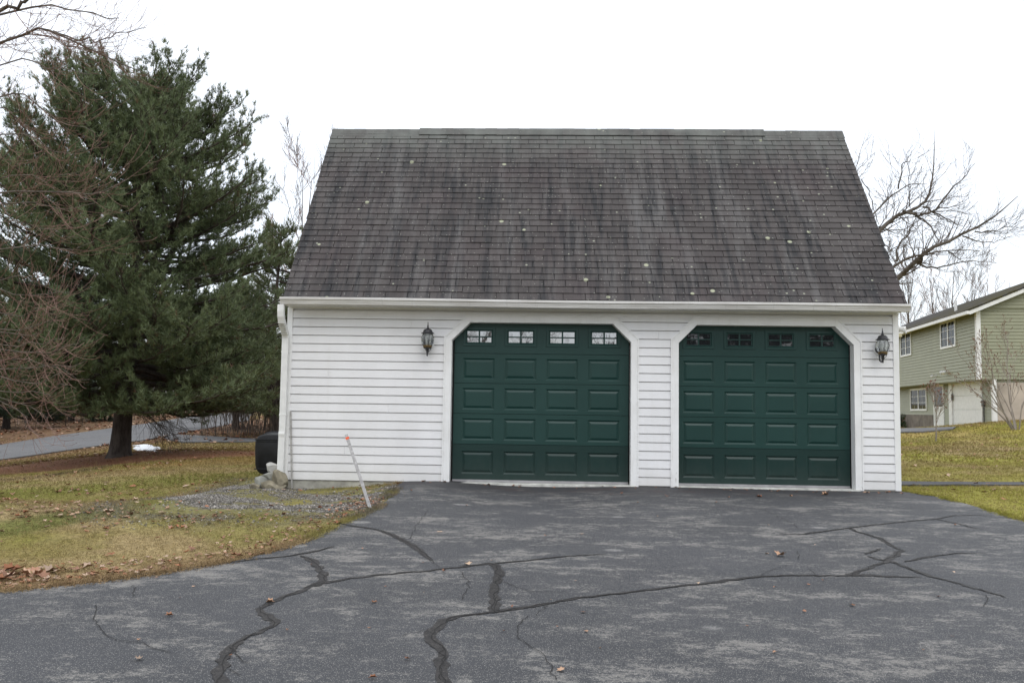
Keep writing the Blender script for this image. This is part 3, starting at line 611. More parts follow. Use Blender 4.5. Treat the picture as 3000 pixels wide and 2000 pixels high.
# gable and rear walls with stepped boards
for sx, nm in ((0, 0), (GL, 1)):
    V = []; rows = []
    outl = [(0.062, -.012), (YB, -.012), (YB, 2.74), (YR, ZR-.12), (0.062, 2.85)]
    b = MB(); s_ = -1 if sx == 0 else 1
    z = 0.
    def yr_(z):
        a = .062 if z < 2.78 else .062+(z-2.78)/(ZR-.12-2.78)*(YR-.062); c = YB if z < 2.74 else YB-(z-2.74)/(ZR-.12-2.74)*(YB-YR); return a, c
    while z < ZR-.2:
        z1 = min(z+CH, ZR-.13); a0, c0 = yr_(z); a1, c1 = yr_(z1)
        V = [(sx+s_*.0155, a0, z), (sx+s_*.0155, c0, z), (sx+s_*.004, c1, z1), (sx+s_*.004, a1, z1), (sx-s_*.02, a0, z), (sx-s_*.02, c0, z), (sx-s_*.02, c1, z1), (sx-s_*.02, a1, z1)]
        b.add(V, [(0, 1, 2, 3), (7, 6, 5, 4), (0, 4, 5, 1), (1, 5, 6, 2), (2, 6, 7, 3), (3, 7, 4, 0)]); z = z1
    b.build('gable_wall', M['siding'], garage)
MB().box(0.02, YB-.1, -.012, GL-.02, YB, 2.75).build('rear_wall', M['siding'], garage)
MB().box(.1, .3, -.04, GL-.1, YB-.1, .0).build('floor_slab', M['concrete'], garage)
# door casings, each board mitred
for d in (D1, D2):
    xl, xr = d['xl'], d['xr']; w = .098
    O = [(xl, -.02), (xl, 2.168), (xl+.332, 2.500), (xr-.332, 2.500), (xr, 2.168), (xr, -.02)]
    I = [(xl+w, -.02), (xl+w, 2.128), (xl+.332+.041, 2.402), (xr-.332-.041, 2.402), (xr-w, 2.128), (xr-w, -.02)]
    d['I'] = I
    for i in range(5):
        MB().prism_xz([O[i], O[i+1], I[i+1], I[i]], -.028, .146).build('casing_board', M['trim'], garage, bevel=.002)
    Ob = [(x+(.0 if 0 < j < 5 else 0)+(-.02 if j < 2 else (.02 if j > 3 else (-.008 if j == 2 else .008))), z+(.018 if 1 < j < 4 else (.008 if j in (1, 4) else 0))) for j, (x, z) in enumerate(O)]
    for i in range(5): MB().prism_xz([Ob[i], Ob[i+1], O[i+1], O[i]], -.036, .004).build('casing_moulding', M['trim'], garage)
# doors
SEAM = [.03, .566, 1.027, 1.487, 1.943, 2.45]
def rings(x0, z0, x1, z1, steps, cap=True):
    V = []; F = []
    for (ins, y) in steps: V += [(x0+ins, y, z0+ins), (x1-ins, y, z0+ins), (x1-ins, y, z1-ins), (x0+ins, y, z1-ins)]
    for j in range(len(steps)-1):
        for k in range(4): F.append((j*4+k, j*4+(k+1) % 4, j*4+4+(k+1) % 4, j*4+4+k))
    if cap: q = (len(steps)-1)*4; F.append((q, q+1, q+2, q+3))
    return V, F
for di, d in enumerate((D1, D2)):
    xa, xb = d['xl']+.125, d['xr']-.118; cx = (xa+xb)/2; yf = .150
    if di == 0: px0, pitch, pw = 2.644, .6355, .49
    else: px0, pitch, pw = 5.985, .617, .475
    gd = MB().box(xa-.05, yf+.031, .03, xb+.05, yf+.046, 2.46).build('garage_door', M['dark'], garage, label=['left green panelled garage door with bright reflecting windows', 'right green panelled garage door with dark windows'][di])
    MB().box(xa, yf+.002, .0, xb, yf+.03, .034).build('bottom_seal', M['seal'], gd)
    for si in range(5):
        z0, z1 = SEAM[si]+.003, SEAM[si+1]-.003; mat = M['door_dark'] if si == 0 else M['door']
        if si < 4:
            hz0, hz1 = z0+.056, z1-.070 
            if si == 0: hz0, hz1 = z0+.085, z1-.10
        else: hz0, hz1 = z0+.106, z0+.106+.292
        holes = [(px0+pitch*k, px0+pitch*k+pw) for k in range(4)]
        sec = MB(); xs = [xa]+[v for h_ in holes for v in h_]+[xb]
        F = []
        def q(x0, zz0, x1, zz1): sec.add([(x0, yf, zz0), (x1, yf, zz0), (x1, yf, zz1), (x0, yf, zz1)], [(0, 1, 2, 3)])
        q(xa, z0, xb, hz0); q(xa, hz1, xb, z1)
        for k in range(5): q(xs[2*k], hz0, xs[2*k+1], hz1)
        sec.add([(xa, yf, z0), (xb, yf, z0), (xb, yf+.03, z0), (xa, yf+.03, z0)], [(0, 3, 2, 1)]); sec.add([(xa, yf, z1), (xb, yf, z1), (xb, yf+.03, z1), (xa, yf+.03, z1)], [(0, 1, 2, 3)])
        V_ = np.array(sec.v); me = mesh('door_section', V_, sec.f, mat); o = link('door_section', me, None, gd)
        if si == 0: o['label'] = 'darker bottom section of the door'
        for (a, b_) in holes:
            if si < 4:
                V, F = rings(a, hz0, b_, hz1, [(0, yf), (.003, yf+.001), (.024, yf+.016), (.026, yf+.016), (.056, yf+.001), (.058, yf+.0005)])
                link('raised_panel', mesh('raised_panel', V, F, mat), None, gd)
            else:
                V, F = rings(a, hz0, b_, hz1, [(0, yf), (.004, yf-.010), (.040, yf-.010), (.052, yf+.004), (.060, yf+.004), (.062, yf+.013)], False)
                fr = MB().add(V, F); ax, bx, az, bz = a+.062, b_-.062, hz0+.062-.005, hz1-.062+.004; mxx, mz = (ax+bx)/2, (az+bz)/2
                fr.box(mxx-.012, yf-.001, az-.003, mxx+.012, yf+.012, bz+.003); fr.box(ax-.003, yf, mz-.009, mxx-.0125, yf+.011, mz+.009); fr.box(mxx+.0125, yf, mz-.009, bx+.003, yf+.011, mz+.009)
                me = mesh('window_frame', fr.v, fr.f, M['door']); link('window_frame', me, None, gd)
                for (u0, u1) in ((ax-.002, mxx), (mxx, bx+.002)):
                    for (w0, w1) in ((az-.006, mz), (mz, bz+.006)):
                        tl = random.uniform(-.0005, .0005)
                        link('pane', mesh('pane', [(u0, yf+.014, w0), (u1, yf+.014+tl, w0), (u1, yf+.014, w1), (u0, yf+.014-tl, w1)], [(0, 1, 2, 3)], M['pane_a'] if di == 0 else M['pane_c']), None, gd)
    MB().box(d['xl']+.02, -.035, -.30, d['xr']-.02, .30, -.002).build('door_sill', M['sill'], garage, bevel=.006)
# soffit, fascia and gutter
sf = MB()
for k in range(92):
    x0 = .0+k*.0993; sf.box(x0+.004, -.292, 2.606, x0+.094, .02, 2.612)
    if k % 2 == 0: sf.box(x0-.004, -.25, 2.602, x0+.003, -.05, 2.611)
sf.box(-.01, -.292, 2.6125, 9.15, .02, 2.62)
sf.build('soffit', M['trim'], garage)
MB().box(-.012, -.05, 2.585, 9.152, -.017, 2.604).build('soffit_channel', M['trim'], garage)
MB().box(-.03, -.312, 2.60, 9.165, -.293, 2.705).build('fascia', M['gutter'], garage)
gp = [(-.314, 2.705), (-.314, 2.601), (-.378, 2.601), (-.386, 2.612), (-.386, 2.622), (-.392, 2.628), (-.405, 2.665), (-.424, 2.675), (-.424, 2.708), (-.414, 2.708), (-.414, 2.690), (-.400, 2.688), (-.376, 2.628), (-.374, 2.612), (-.322, 2.610), (-.322, 2.705)]
def sag(x): return .004*math.sin(x*1.1)-.006*math.sin(x*math.pi/9.2)
V = []; xs = np.linspace(-.045, 9.175, 24)
for x in xs: V += [(x, y, z+sag(x)+.0035*(x-4.5)/4.5*-1) for y, z in gp]
n = len(gp); F = [(i*n+k, i*n+(k+1) % n, (i+1)*n+(k+1) % n, (i+1)*n+k) for i in range(len(xs)-1) for k in range(n)]
gut = MB().add(V, F); 
for x in (-.048, 9.172): gut.prism_yz([(-.313, 2.704), (-.313, 2.600), (-.386, 2.600), (-.402, 2.668), (-.425, 2.677), (-.425, 2.709)], x, x+.005)
gut.build('gutter', M['gutter'], garage)
ds = MB()
X0 = -.035; path = [(X0, -.36, 2.60), (X0, -.362, 2.50), (X0, -.35, 2.43), (X0, -.32, 2.37), (X0, -.16, 2.24), (X0, -.10, 2.19), (X0, -.078, 2.12), (X0, -.075, 1.2), (X0, -.075, .72), (X0-.004, -.085, .68), (X0-.004, -.075, .63), (X0-.01, -.075, .04)]
ds.sweep_rect(path, .095, .075)
for k in range(6): p0 = np.array(path[3])*(1-k/6)+np.array(path[5])*(k/6); ds.box(X0-.051, p0[1]-.036, p0[2]-.046, X0+.051, p0[1]+.03, p0[2]-.036)
for z in (1.9, .95): ds.box(X0-.052, -.115, z, X0+.052, -.03, z+.03)
ds.build('downspout', M['white'], garage, bevel=.006)
# roof deck, rake boards
th = math.atan2(ZR-ZE, YR-YE); sn, cs = math.sin(th), math.cos(th)
MB().prism_yz([(YE-.01, ZE-.03), (YR, ZR-.02), (YB+.3, 2.70), (YB+.3, 2.62), (YR, ZR-.14), (YE+.03, ZE-.10)], .0, GL).build('roof_deck', M['dark'], garage)
for x0, x1 in ((-.022, -.001), (GL+.001, GL+.022)):
    MB().prism_yz([(YE+.0, ZE-.025), (YR, ZR-.02), (YB+.3, 2.71), (YB+.3, 2.60), (YR, ZR-.17), (YE+.06, ZE-.13)], x0, x1).build('rake_board', M['trim'], garage)
MB().prism_yz([(YR, ZR-.018), (YB+.34, 2.70), (YB+.34, 2.72), (YR, ZR+.004)], -.03, GL+.03).build('rear_roof', M['shingle'], garage, tint=1.)
SL = math.hypot(YR-YE, ZR-ZE); ROWS = 31; EXP = SL/ROWS*1.004; TW = .3315
def slope_pt(x, s, hgt): return (x, YE+s*cs-hgt*sn, ZE+s*sn+hgt*cs)
restV = []; restF = []; restT = []; off = 0.
for r in range(ROWS):
    s0 = r*EXP-.02; off = (off+.5*TW+random.uniform(-.16, .16)*TW) % TW; x = -.03+off-TW; wav = random.uniform(0, 6)
    while x < GL+.03:
        a, b = max(x+.0045, -.030), min(x+TW-.0045, GL+.030); x += TW
        if b-a < .02: continue
        up = random.uniform(0, .003) + (.004 if random.random() < .03 else 0); tn = random.uniform(.84, 1.14)
        ds0 = random.uniform(-.005, .005)+.004*math.sin(x*.9+wav); ds1 = random.uniform(-.004, .004); s1_ = min(s0+EXP+.03, SL-.005)
        cnr = [slope_pt(a, s0+ds0, .015+up), slope_pt(b, s0+ds0+ds1, .015+up), slope_pt(b, s1_, .002), slope_pt(a, s1_, .002),
               slope_pt(a, s0+ds0, .001), slope_pt(b, s0+ds0+ds1, .001), slope_pt(b, s1_, -.003), slope_pt(a, s1_, -.003)]
        Fc = [(0, 1, 2, 3), (4, 7, 6, 5), (0, 4, 5, 1), (1, 5, 6, 2), (3, 2, 6, 7), (0, 3, 7, 4)]
        if r < 10: link('shingle', mesh('shingle', cnr, Fc, M['shingle'], tint=np.full(8, tn)), None, garage)
        else:
            o_ = len(restV); restV += cnr; restF += [tuple(i+o_ for i in f) for f in Fc]; restT += [tn]*8
tag(link('upper_shingles', mesh('upper_shingles', restV, restF, M['shingle'], tint=np.array(restT)), None, garage), kind='stuff')
# ridge caps and raised ridge vent
x = -.03
while x < GL+.02:
    x1 = min(x+.20, GL+.03); vent = 1.40 < x < 7.70; lift = .026 if vent else .004; lift += random.uniform(0, .006); y0 = -.14 if not vent else -.12
    b = MB(); y0s = y0*1.0; P = [(YR+y0s, ZR+y0s*sn/cs+.016+lift), (YR, ZR+.016+lift), (YR-y0s, ZR-abs(y0s)*.66+.016+lift)]
    zb = [(p[0], p[1]-.008) for p in P][::-1]; b.prism_yz(P+zb, x+.002, x1+.012); b.build('ridge_shingle', M['shingle'], garage, tint=random.uniform(.85, 1.15)); x = x1
MB().prism_yz([(YR-.105, ZR-.105*sn/cs+.004), (YR, ZR+.004), (YR+.10, ZR-.06), (YR+.10, ZR-.04), (YR, ZR+.030), (YR-.105, ZR-.105*sn/cs+.030)], 1.60, 7.60).build('ridge_vent', M['dark'], garage)

# ------------------------------------------------------------------ lanterns on the garage wall
def lantern(x, zc, label, yaw=0.):
    "onion lantern; zc is the middle of the glass"
    y = -.165; r = empty('wall_lantern', (x, -.02, zc), label, 'lantern', 'onion lanterns on the garage wall')
    c = (x, y, zc)
    MB().lathe([(.002, .252), (.006, .245), (.006, .215), (.011, .208), (.007, .198), (.016, .185), (.010, .175), (.022, .160), (.022, .148)], c, 12).build('finial', M['black'], r, smooth=True)
    MB().lathe([(.022, .150), (.050, .142), (.068, .120), (.074, .098), (.098, .084), (.100, .078), (.085, .076), (.070, .070)], c, 24).build('cap', M['black'], r, smooth=True)
    prof = [(.066, .072), (.082, .045), (.092, .010), (.094, -.020), (.088, -.055), (.076, -.085), (.066, -.100)]
    MB().lathe(prof, c, 16).build('glass_globe', M['clear'], r, smooth=False)
    for k in range(8):
        a = 2*math.pi*(k+.5)/8+yaw; pts = [(x+(q+.004)*math.cos(a), y+(q+.004)*math.sin(a), zc+z) for q, z in prof]
        MB().tube(pts, .0032, 5).build('rib', M['black'], r, smooth=True)
    MB().lathe([(.066, -.098), (.068, -.104), (.064, -.128), (.058, -.134)], c, 24).build('brass_ring', M['brass'], r, smooth=True)
    MB().lathe([(.058, -.133), (.062, -.140), (.050, -.148), (.026, -.152), (.020, -.180), (.018, -.205), (.012, -.225), (.014, -.232), (.008, -.240), (.011, -.256), (.002, -.262)], c, 14).build('base', M['black'], r, smooth=True)
    for k in range(3):
        a = math.pi*(.5+2*k/3)+.5; pts = [(x+.054*math.cos(a), y+.054*math.sin(a), zc-.142), (x+.048*math.cos(a), y+.048*math.sin(a), zc-.165), (x+.022*math.cos(a), y+.022*math.sin(a), zc-.19), (x+.012*math.cos(a), y+.012*math.sin(a), zc-.205)]
        MB().tube(pts, .0045, 5).build('scroll', M['black'], r, smooth=True)
    MB().tube([(x, y, zc-.215), (x-.01, y+.04, zc-.245), (x-.012, y+.09, zc-.22), (x-.008, y+.115, zc-.16), (x, -.045, zc-.10), (x, -.02, zc-.06)], [.010, .010, .011, .011, .012, .014], 8).build('arm', M['black'], r, smooth=True)
    MB().lathe([(.062, 0), (.058, -.014), (.030, -.024), (.012, -.03)], (x, -.022, zc-.055), 20, 'y').build('wall_plate', M['black'], r, smooth=True)
    MB().lathe([(.085, 0), (.085, -.006), (.080, -.009)], (x, -.0165, zc-.055), 24, 'y').build('mounting_block', M['white'], r)
    for k in range(3):
        a = 2*math.pi*k/3; MB().lathe([(.010, -.09), (.010, -.03), (.006, -.028), (.012, -.01), (.010, .02), (.002, .045)], (x+.026*math.cos(a), y+.026*math.sin(a), zc), 8).build('candle_bulb', M['candle'], r, smooth=True)
pl = onY(1253, 992, -.165); lantern(pl[0], pl[2], 'black onion lantern on the wall left of the left garage door')
pl = onY(2586, 1013, -.165); lantern(pl[0], pl[2]+.01, 'black onion lantern beside the right corner of the garage', .25)
# flood lamp on the right side wall
fl = empty('flood_lamp', (9.16, .14, 2.34), 'white flood lamp with motion sensor on the right side wall of the garage', 'flood lamp')
MB().lathe([(.045, 0), (.045, .02), (.02, .03)], (9.157, .14, 2.30), 16, 'x').build('mount', M['white'], fl, smooth=True)
pc = onY(2640, 965, .10)
hx = MB(); hx.lathe([(.020, -.11), (.036, -.10), (.040, -.04), (.042, .0), (.052, .02), (.056, .05), (.052, .052), (.046, .03)], (0, 0, 0), 20, 'x'); V = np.array(hx.v); ca, sa = math.cos(-.5), math.sin(-.5)
V = np.stack([V[:, 0]*ca-V[:, 1]*sa, V[:, 0]*sa+V[:, 1]*ca, V[:, 2]-V[:, 0]*.25], -1)+np.array([9.245, .08, pc[2]]); hx.v = [tuple(v) for v in V]; hx.build('lamp_shade', M['white'], fl, smooth=True)
bx = MB().lathe([(.046, 0), (.040, .012), (.02, .020), (.002, .022)], (0, 0, 0), 16, 'x'); V = np.array(bx.v)+np.array([.025, 0, 0]); V = np.stack([V[:, 0]*ca-V[:, 1]*sa, V[:, 0]*sa+V[:, 1]*ca, V[:, 2]-V[:, 0]*.25], -1)+np.array([9.245, .08, pc[2]]); bx.v = [tuple(v) for v in V]; bx.build('bulb', M['bulb'], fl, smooth=True)
MB().box(9.165, .06, pc[2]-.115, 9.235, .13, pc[2]-.06).build('sensor', M['cream'], fl, bevel=.008)

# ------------------------------------------------------------------ things by the left corner
def rock(c, sx, sy, sz, seed, mat, label, rz=0, rx=0):
    rg = np.random.default_rng(seed); import bmesh
    bm = bmesh.new(); bmesh.ops.create_icosphere(bm, subdivisions=3, radius=1)
    pl_ = rg.normal(0, 1, (11, 3)); pl_ /= np.linalg.norm(pl_, axis=1, keepdims=True); dc = rg.uniform(.42, .70, 11)
    for v in bm.verts:
        p = np.array(v.co)
        for q, d in zip(pl_, dc):
            k = p@q
            if k > d: p = p-q*(k-d)
        v.co = p
    R_ = Matrix.Rotation(rz, 3, 'Z')@Matrix.Rotation(rx, 3, 'Y')
    for v in bm.verts: v.co = R_@Vector((v.co.x*sx*1.7, v.co.y*sy*1.7, v.co.z*sz*1.7))
    me = bpy.data.meshes.new('rock'); bm.to_mesh(me); bm.free(); me.materials.append(mat); o = bpy.data.objects.new('rock', me); o.location = c; COL.objects.link(o)
    return tag(o, label, 'rock', 'rocks heaped under the downspout')
def Z8(x, y): return (700+x*.28706, 1150+y*.28706)
def rk(zx, zy, y, *a, **k): p = onY(*Z8(zx, zy), y); return rock(tuple(p), *a, **k)
rk(360, 778, .02, .135, .10, .075, 3, M['stone_c'], 'pale slab of rock lying tilted on top of the heap', rx=.45)
rk(340, 866, -.12, .10, .09, .085, 4, M['stone'], 'greenish square rock in the middle of the heap')
rk(418, 905, -.20, .13, .07, .13, 15, M['stone_b'], 'jagged brown rock right below the downspout mouth', rx=-.5)
rk(218, 912, -.14, .085, .07, .065, 6, M['stone'], 'small grey rock at the left of the heap', rx=-.5)
rk(300, 935, -.20, .11, .08, .06, 17, M['stone_b'], 'low brown rock at the front of the heap')
rk(150, 958, -.22, .075, .07, .045, 8, M['stone_b'], 'flat dark rock sunk in gravel at the outer left of the heap')
rk(385, 975, -.27, .10, .07, .055, 19, M['stone_b'], 'mossy brown rock lowest under the downspout')
rk(268, 880, .0, .05, .05, .05, 22, M['stone'], 'fist sized grey rock wedged behind the square rock')
tb = empty('plastic_tub', (-.42, .95, h1(-.42, .95)), 'black plastic tub standing on its side behind the garage corner', 'tub')
def superbox(cx, cy, cz, prof, n=32, pw=4.5):
    V = []; F = []
    for (w, h_, y) in prof:
        for k in range(n):
            a = 2*math.pi*k/n; c_, s_ = math.cos(a), math.sin(a); V.append((cx+w*math.copysign(abs(c_)**(2/pw), c_), cy+y, cz+h_*math.copysign(abs(s_)**(2/pw), s_)))
    for j in range(len(prof)-1):
        for k in range(n): F.append((j*n+k, j*n+(k+1) % n, (j+1)*n+(k+1) % n, (j+1)*n+k))
    F.append(tuple(range(n-1, -1, -1))); return V, F
tz = onY(792, 1331, .75)[2]
V, F = superbox(-.39, .75, tz, [(.30, .30, 0), (.322, .318, .012), (.33, .325, .04), (.345, .335, .30), (.35, .34, .45), (.375, .36, .455), (.375, .36, .48), (.35, .335, .482), (.33, .31, .2)])
V = [(x+(z-tz)*-.04, y, z) for x, y, z in V]
MB().add(V, F).build('body', M['plastic'], tb, smooth=True)
for zz, t_ in ((.235, .012), (.205, .006), (-.23, .008)):
    MB().box(-.39-.325, .742, tz+zz-t_, -.39+.32, .752, tz+zz+t_).build('rib', M['plastic'], tb, bevel=.003)
MB().box(-.30, .735, tz+.262, -.08, .76, tz+.315).build('handle', M['plastic'], tb, bevel=.01)
# leaning marker stake
sb = G(1086, 1493); st_ = atD(1014, 1272, np.dot(sb-CAM, AF)+.12)
st = empty('marker_stake', tuple(sb), 'white wooden stake with orange band leaning at the drive edge', 'stake')
def bar(p, q, w, t): 
    p, q = np.array(p), np.array(q); d = (q-p)/np.linalg.norm(q-p); s_ = np.cross(d, [0, 1, 0]); s_ /= np.linalg.norm(s_); n_ = np.cross(d, s_)
    V = [a+s_*i*w/2+n_*j*t/2 for a in (p, q) for i, j in ((-1, -1), (1, -1), (1, 1), (-1, 1))]
    return MB().add(V, [(3, 2, 1, 0), (4, 5, 6, 7), (0, 1, 5, 4), (1, 2, 6, 5), (2, 3, 7, 6), (3, 0, 4, 7)])
bar(sb-(st_-sb)*.08, st_, .036, .02).build('shaft', M['wood'], st, bevel=.002)
bar(sb+(st_-sb)*.935, sb+(st_-sb)*.965, .040, .024).build('band', M['orange'], st)
a_ = onY(*Z8(541, 985), -.05); b_ = onY(*Z8(527, 185), -.032)
tag(bar(a_, b_, .022, .014).build('wooden_lath', M['grey_wood'], None), 'thin grey lath standing upright against the siding beside the downspout', 'lath')

# ------------------------------------------------------------------ green house on the right
def m_house_roof():
    m, nt, b = MAT('mossy_roof'); g = N(nt); p = g.pos()
    c = g.mix(g.ramp(g.noise(p, 2.5, 5), [(.3, 0.), (.7, 1.)]), (.05, .047, .045), (.10, .095, .09))
    sx = g.n('ShaderNodeSeparateXYZ'); g.l(p, sx.inputs[0])
    mo = g.math('MULTIPLY', g.ramp(g.noise(p, 1.6, 5, .7), [(.41, 0.), (.56, .9)]), g.ramp(g.math('DIVIDE', sx.outputs[1], 60), [(.42, 1.), (.62, 0.)])); c = g.mix(mo, c, (.070, .062, .022)); g.l(c, b.inputs['Base Color']); b.inputs['Roughness'].default_value = 1.; b.inputs['Specular IOR Level'].default_value = .05; g.bump(g.noise(p, 9, 5), b, .8, .06); return m
M['house_roof'] = m_house_roof()
HC = atD(2866, 1110, 33.5); HZB = HC[2]; HZE = atD(2862, 908, 33.5)[2]
HF = atD(2642, 1131, 33.5*1.305)
sdir = HF-HC; sdir[2] = 0; sdir /= np.linalg.norm(sdir); gdir = np.array([sdir[1], -sdir[0], 0.])
if gdir[0] < 0: gdir = -gdir
HC = np.array([HC[0], HC[1], 0.])
def hp(s, g_, z): p = HC+sdir*s+gdir*g_; return (p[0], p[1], z)
house = empty('house', tuple(HC+np.array([0, 0, .4])), 'sage green clapboard house with mossy roof and white garage door', 'house')
HLEN = 21.; HW = 8.4; INS = .52; ZG = -.3; PIT = .43; ZRD = HZE+HW/2*PIT
def hb(s0, s1, g0, g1, z0, z1, mb=None):
    mb = mb or MB(); V = [hp(s0, g0, z0), hp(s1, g0, z0), hp(s1, g1, z0), hp(s0, g1, z0), hp(s0, g0, z1), hp(s1, g0, z1), hp(s1, g1, z1), hp(s0, g1, z1)]
    return mb.add(V, [(0, 3, 2, 1), (4, 5, 6, 7), (0, 1, 5, 4), (1, 2, 6, 5), (2, 3, 7, 6), (3, 0, 4, 7)])
# walls
hb(.02, HLEN, .02, HW, HZB, HZE, None).build('upper_wall', M['green_siding'], house)
hb(.10, HLEN, INS+.02, HW-.1, ZG, HZB-.002, None).build('lower_wall', M['green_siding'], house)
mb = MB(); V = [hp(.03, .02, HZE), hp(.03, HW, HZE), hp(.03, HW/2, ZRD-.02), hp(.2, .02, HZE), hp(.2, HW, HZE), hp(.2, HW/2, ZRD-.02)]
mb.add(V, [(0, 1, 2), (5, 4, 3), (0, 3, 4, 1), (1, 4, 5, 2), (2, 5, 3, 0)]).build('gable', M['green_siding'], house)
HCH = .128
def hboard(kind, a, b, z0, z1, a1=None, b1=None, lip=.026):
    if kind == 's': P = lambda u, o, z: hp(u, -o, z)
    elif kind == 'l': P = lambda u, o, z: hp(u, INS-o, z)
    else: P = lambda u, o, z: hp(-o, u, z)
    a1 = a if a1 is None else a1; b1 = b if b1 is None else b1
    V = [P(a, lip, z0), P(b, lip, z0), P(b1, .002, z1), P(a1, .002, z1), P(a, -.03, z0), P(b, -.03, z0), P(b1, -.03, z1), P(a1, -.03, z1)]
    MB().add(V, [(0, 1, 2, 3), (7, 6, 5, 4), (0, 4, 5, 1), (1, 5, 6, 2), (2, 6, 7, 3), (3, 7, 4, 0)]).build('siding_board', M['green_siding'], house)
z = HZB
while z < HZE-.03: hboard('s', .0, HLEN, z, min(z+HCH, HZE)); hboard('g', .0, HW, z, min(z+HCH, HZE)); z += HCH
while z < ZRD-.15:
    a0 = (z-HZE)/PIT; a1 = (min(z+HCH, ZRD)-HZE)/PIT; hboard('g', a0, HW-a0, z, z+HCH, a1, HW-a1); z += HCH
def ls(px, py, off=INS): p = on_plane(px, py, HC+gdir*off, gdir); return np.dot(p-HC, sdir), p[2]
GD0, _ = ls(2880, 1180); GD1, _ = ls(2784, 1180); DR0, _ = ls(2767, 1180); DR1, _ = ls(2737, 1180)
GDT = ls(2790, 1121)[1]; GDB = ls(2785, 1257)[1]; GFLOOR = GDB
LW0, LWa = ls(2718, 1203); LW1, LWb = ls(2669, 1139); SILL = ls(2700, 1213)[1]
z = GFLOOR-.05
while z < HZB-.03:
    z1 = min(z+HCH, HZB-.004); segs = []
    segs.append((.0, GD0-.06)); segs.append((GD1+.06, DR0-.04))
    if z1 > SILL: segs.append((DR1+.04, HLEN))
    for a, b in segs:
        if b > a: hboard('l', a, b, z, z1)
    z += HCH
# concrete under the gable and under the window
hb(-.03, .139, INS+.125, HW-.05, ZG, HZB-.12).build('gable_foundation', simple('house_concrete', (.44, .38, .32), .9, var=.25, sc=1.2, bump=.3), house)
hb(DR1+.05, HLEN, INS-.06, INS+.019, ZG, SILL-.02).build('foundation', simple('brown_concrete', (.17, .145, .12), .9, var=.35, sc=3, bump=.4), house)
hb(-.02, .14, INS-.035, INS+.12, ZG, HZB-.004).build('corner_board', M['trim'], house)
hb(-.03, .14, -.03, .12, HZB-.02, HZE-.02).build('corner_board', M['trim'], house)
hb(0., HLEN, .0, INS+.0, HZB-.03, HZB-.006).build('overhang_soffit', M['green_siding'], house)
# roof: two slabs
for sgn in (0, 1):
    g0, g1 = (-.35, HW/2) if sgn == 0 else (HW+.35, HW/2); zz0 = HZE-.35*PIT+.06
    V = [hp(-.30, g0, zz0), hp(HLEN+.3, g0, zz0), hp(HLEN+.3, g1, ZRD+.06), hp(-.30, g1, ZRD+.06)]; V += [(x, y, z+.10) for x, y, z in V]
    MB().add(V, [(0, 3, 2, 1), (4, 5, 6, 7), (0, 1, 5, 4), (1, 2, 6, 5), (2, 3, 7, 6), (3, 0, 4, 7)]).build('roof', M['house_roof'], house)
    V = [hp(-.325, g0, zz0-.09), hp(-.29, g0, zz0-.09), hp(-.29, g1, ZRD-.03), hp(-.325, g1, ZRD-.03)]; V += [(x, y, z+.15) for x, y, z in V]
    MB().add(V, [(0, 3, 2, 1), (4, 5, 6, 7), (0, 1, 5, 4), (1, 2, 6, 5), (2, 3, 7, 6), (3, 0, 4, 7)]).build('rake_board', M['trim'], house)
hb(-.33, HLEN+.3, -.45, -.35, HZE-.16, HZE-.04).build('gutter', M['trim'], house)
# rough shingle edge courses on the near rake
for k in range(28):
    t = k/28; g0 = -.38+t*(HW/2+.3); zz = HZE+.06-.35*PIT+(g0+.35)*PIT+.085
    V = [hp(-.36-.03*random.random(), g0, zz), hp(.25, g0, zz), hp(.25, g0+.19, zz+.19*PIT), hp(-.36, g0+.19, zz+.19*PIT)]; V += [(x, y, z_+.035+.02*random.random()) for x, y, z_ in V]
    MB().add(V, [(0, 3, 2, 1), (4, 5, 6, 7), (0, 1, 5, 4), (1, 2, 6, 5), (2, 3, 7, 6), (3, 0, 4, 7)]).build('edge_shingle', M['house_roof'], house)
pvp = on_plane(2800, 895, HC+gdir*1.1, gdir); s_v = np.dot(pvp-HC, sdir)
MB().tube([hp(s_v, 1.1, HZE+.3), hp(s_v, 1.1, HZE+1.1)], .06, 10).build('vent_pipe', M['white'], house)
def hwin(s0, s1, z0, z1, off):
    if s0 > s1: s0, s1 = s1, s0
    f = MB(); w = .09; fr = off-.045
    hb(s0, s0+w, fr, off+.0, z0, z1, f); hb(s1-w, s1, fr, off, z0, z1, f); hb(s0+w, s1-w, fr, off, z1-w, z1, f); hb(s0+w, s1-w, fr, off, z0, z0+w, f)
    mm = (s0+s1)/2; hb(mm-.045, mm+.045, fr+.008, off, z0+w, z1-w, f); wn_ = f.build('window', M['white'], house)
    for (a, b) in ((s0+w, mm-.045), (mm+.045, s1-w)):
        me = mesh('pane', [hp(a, off-.016, z0+w), hp(b, off-.016, z0+w), hp(b, off-.016, z1-w), hp(a, off-.016, z1-w)], [(0, 1, 2, 3)], M['pane_b']); link('pane', me, None, wn_)
        g_ = MB()
        for q in (1/3, 2/3): zz = z0+w+(z1-z0-2*w)*q; hb(a, b, off-.026, off-.018, zz-.008, zz+.008, g_)
        hb((a+b)/2-.007, (a+b)/2+.007, off-.030, off-.027, z0+w, z1-w, g_); g_.build('muntin', M['white'], wn_)
        cu = MB(); hb(a, a+(b-a)*.3, off-.0155, off-.014, z0+w, z1-w, cu)
s0, zt0 = ls(2757, 945, 0); s1_, zt1 = ls(2801, 933, 0); _, zb0 = ls(2757, 1024, 0); hwin(s0, s1_, (zb0), (zt0+zt1)/2, -.015)
s0, zt0 = ls(2640, 978, 0); s1_, zt1 = ls(2671, 970, 0); _, zb0 = ls(2650, 1045, 0); hwin(s0, s1_, (zb0), (zt0+zt1)/2, -.015)
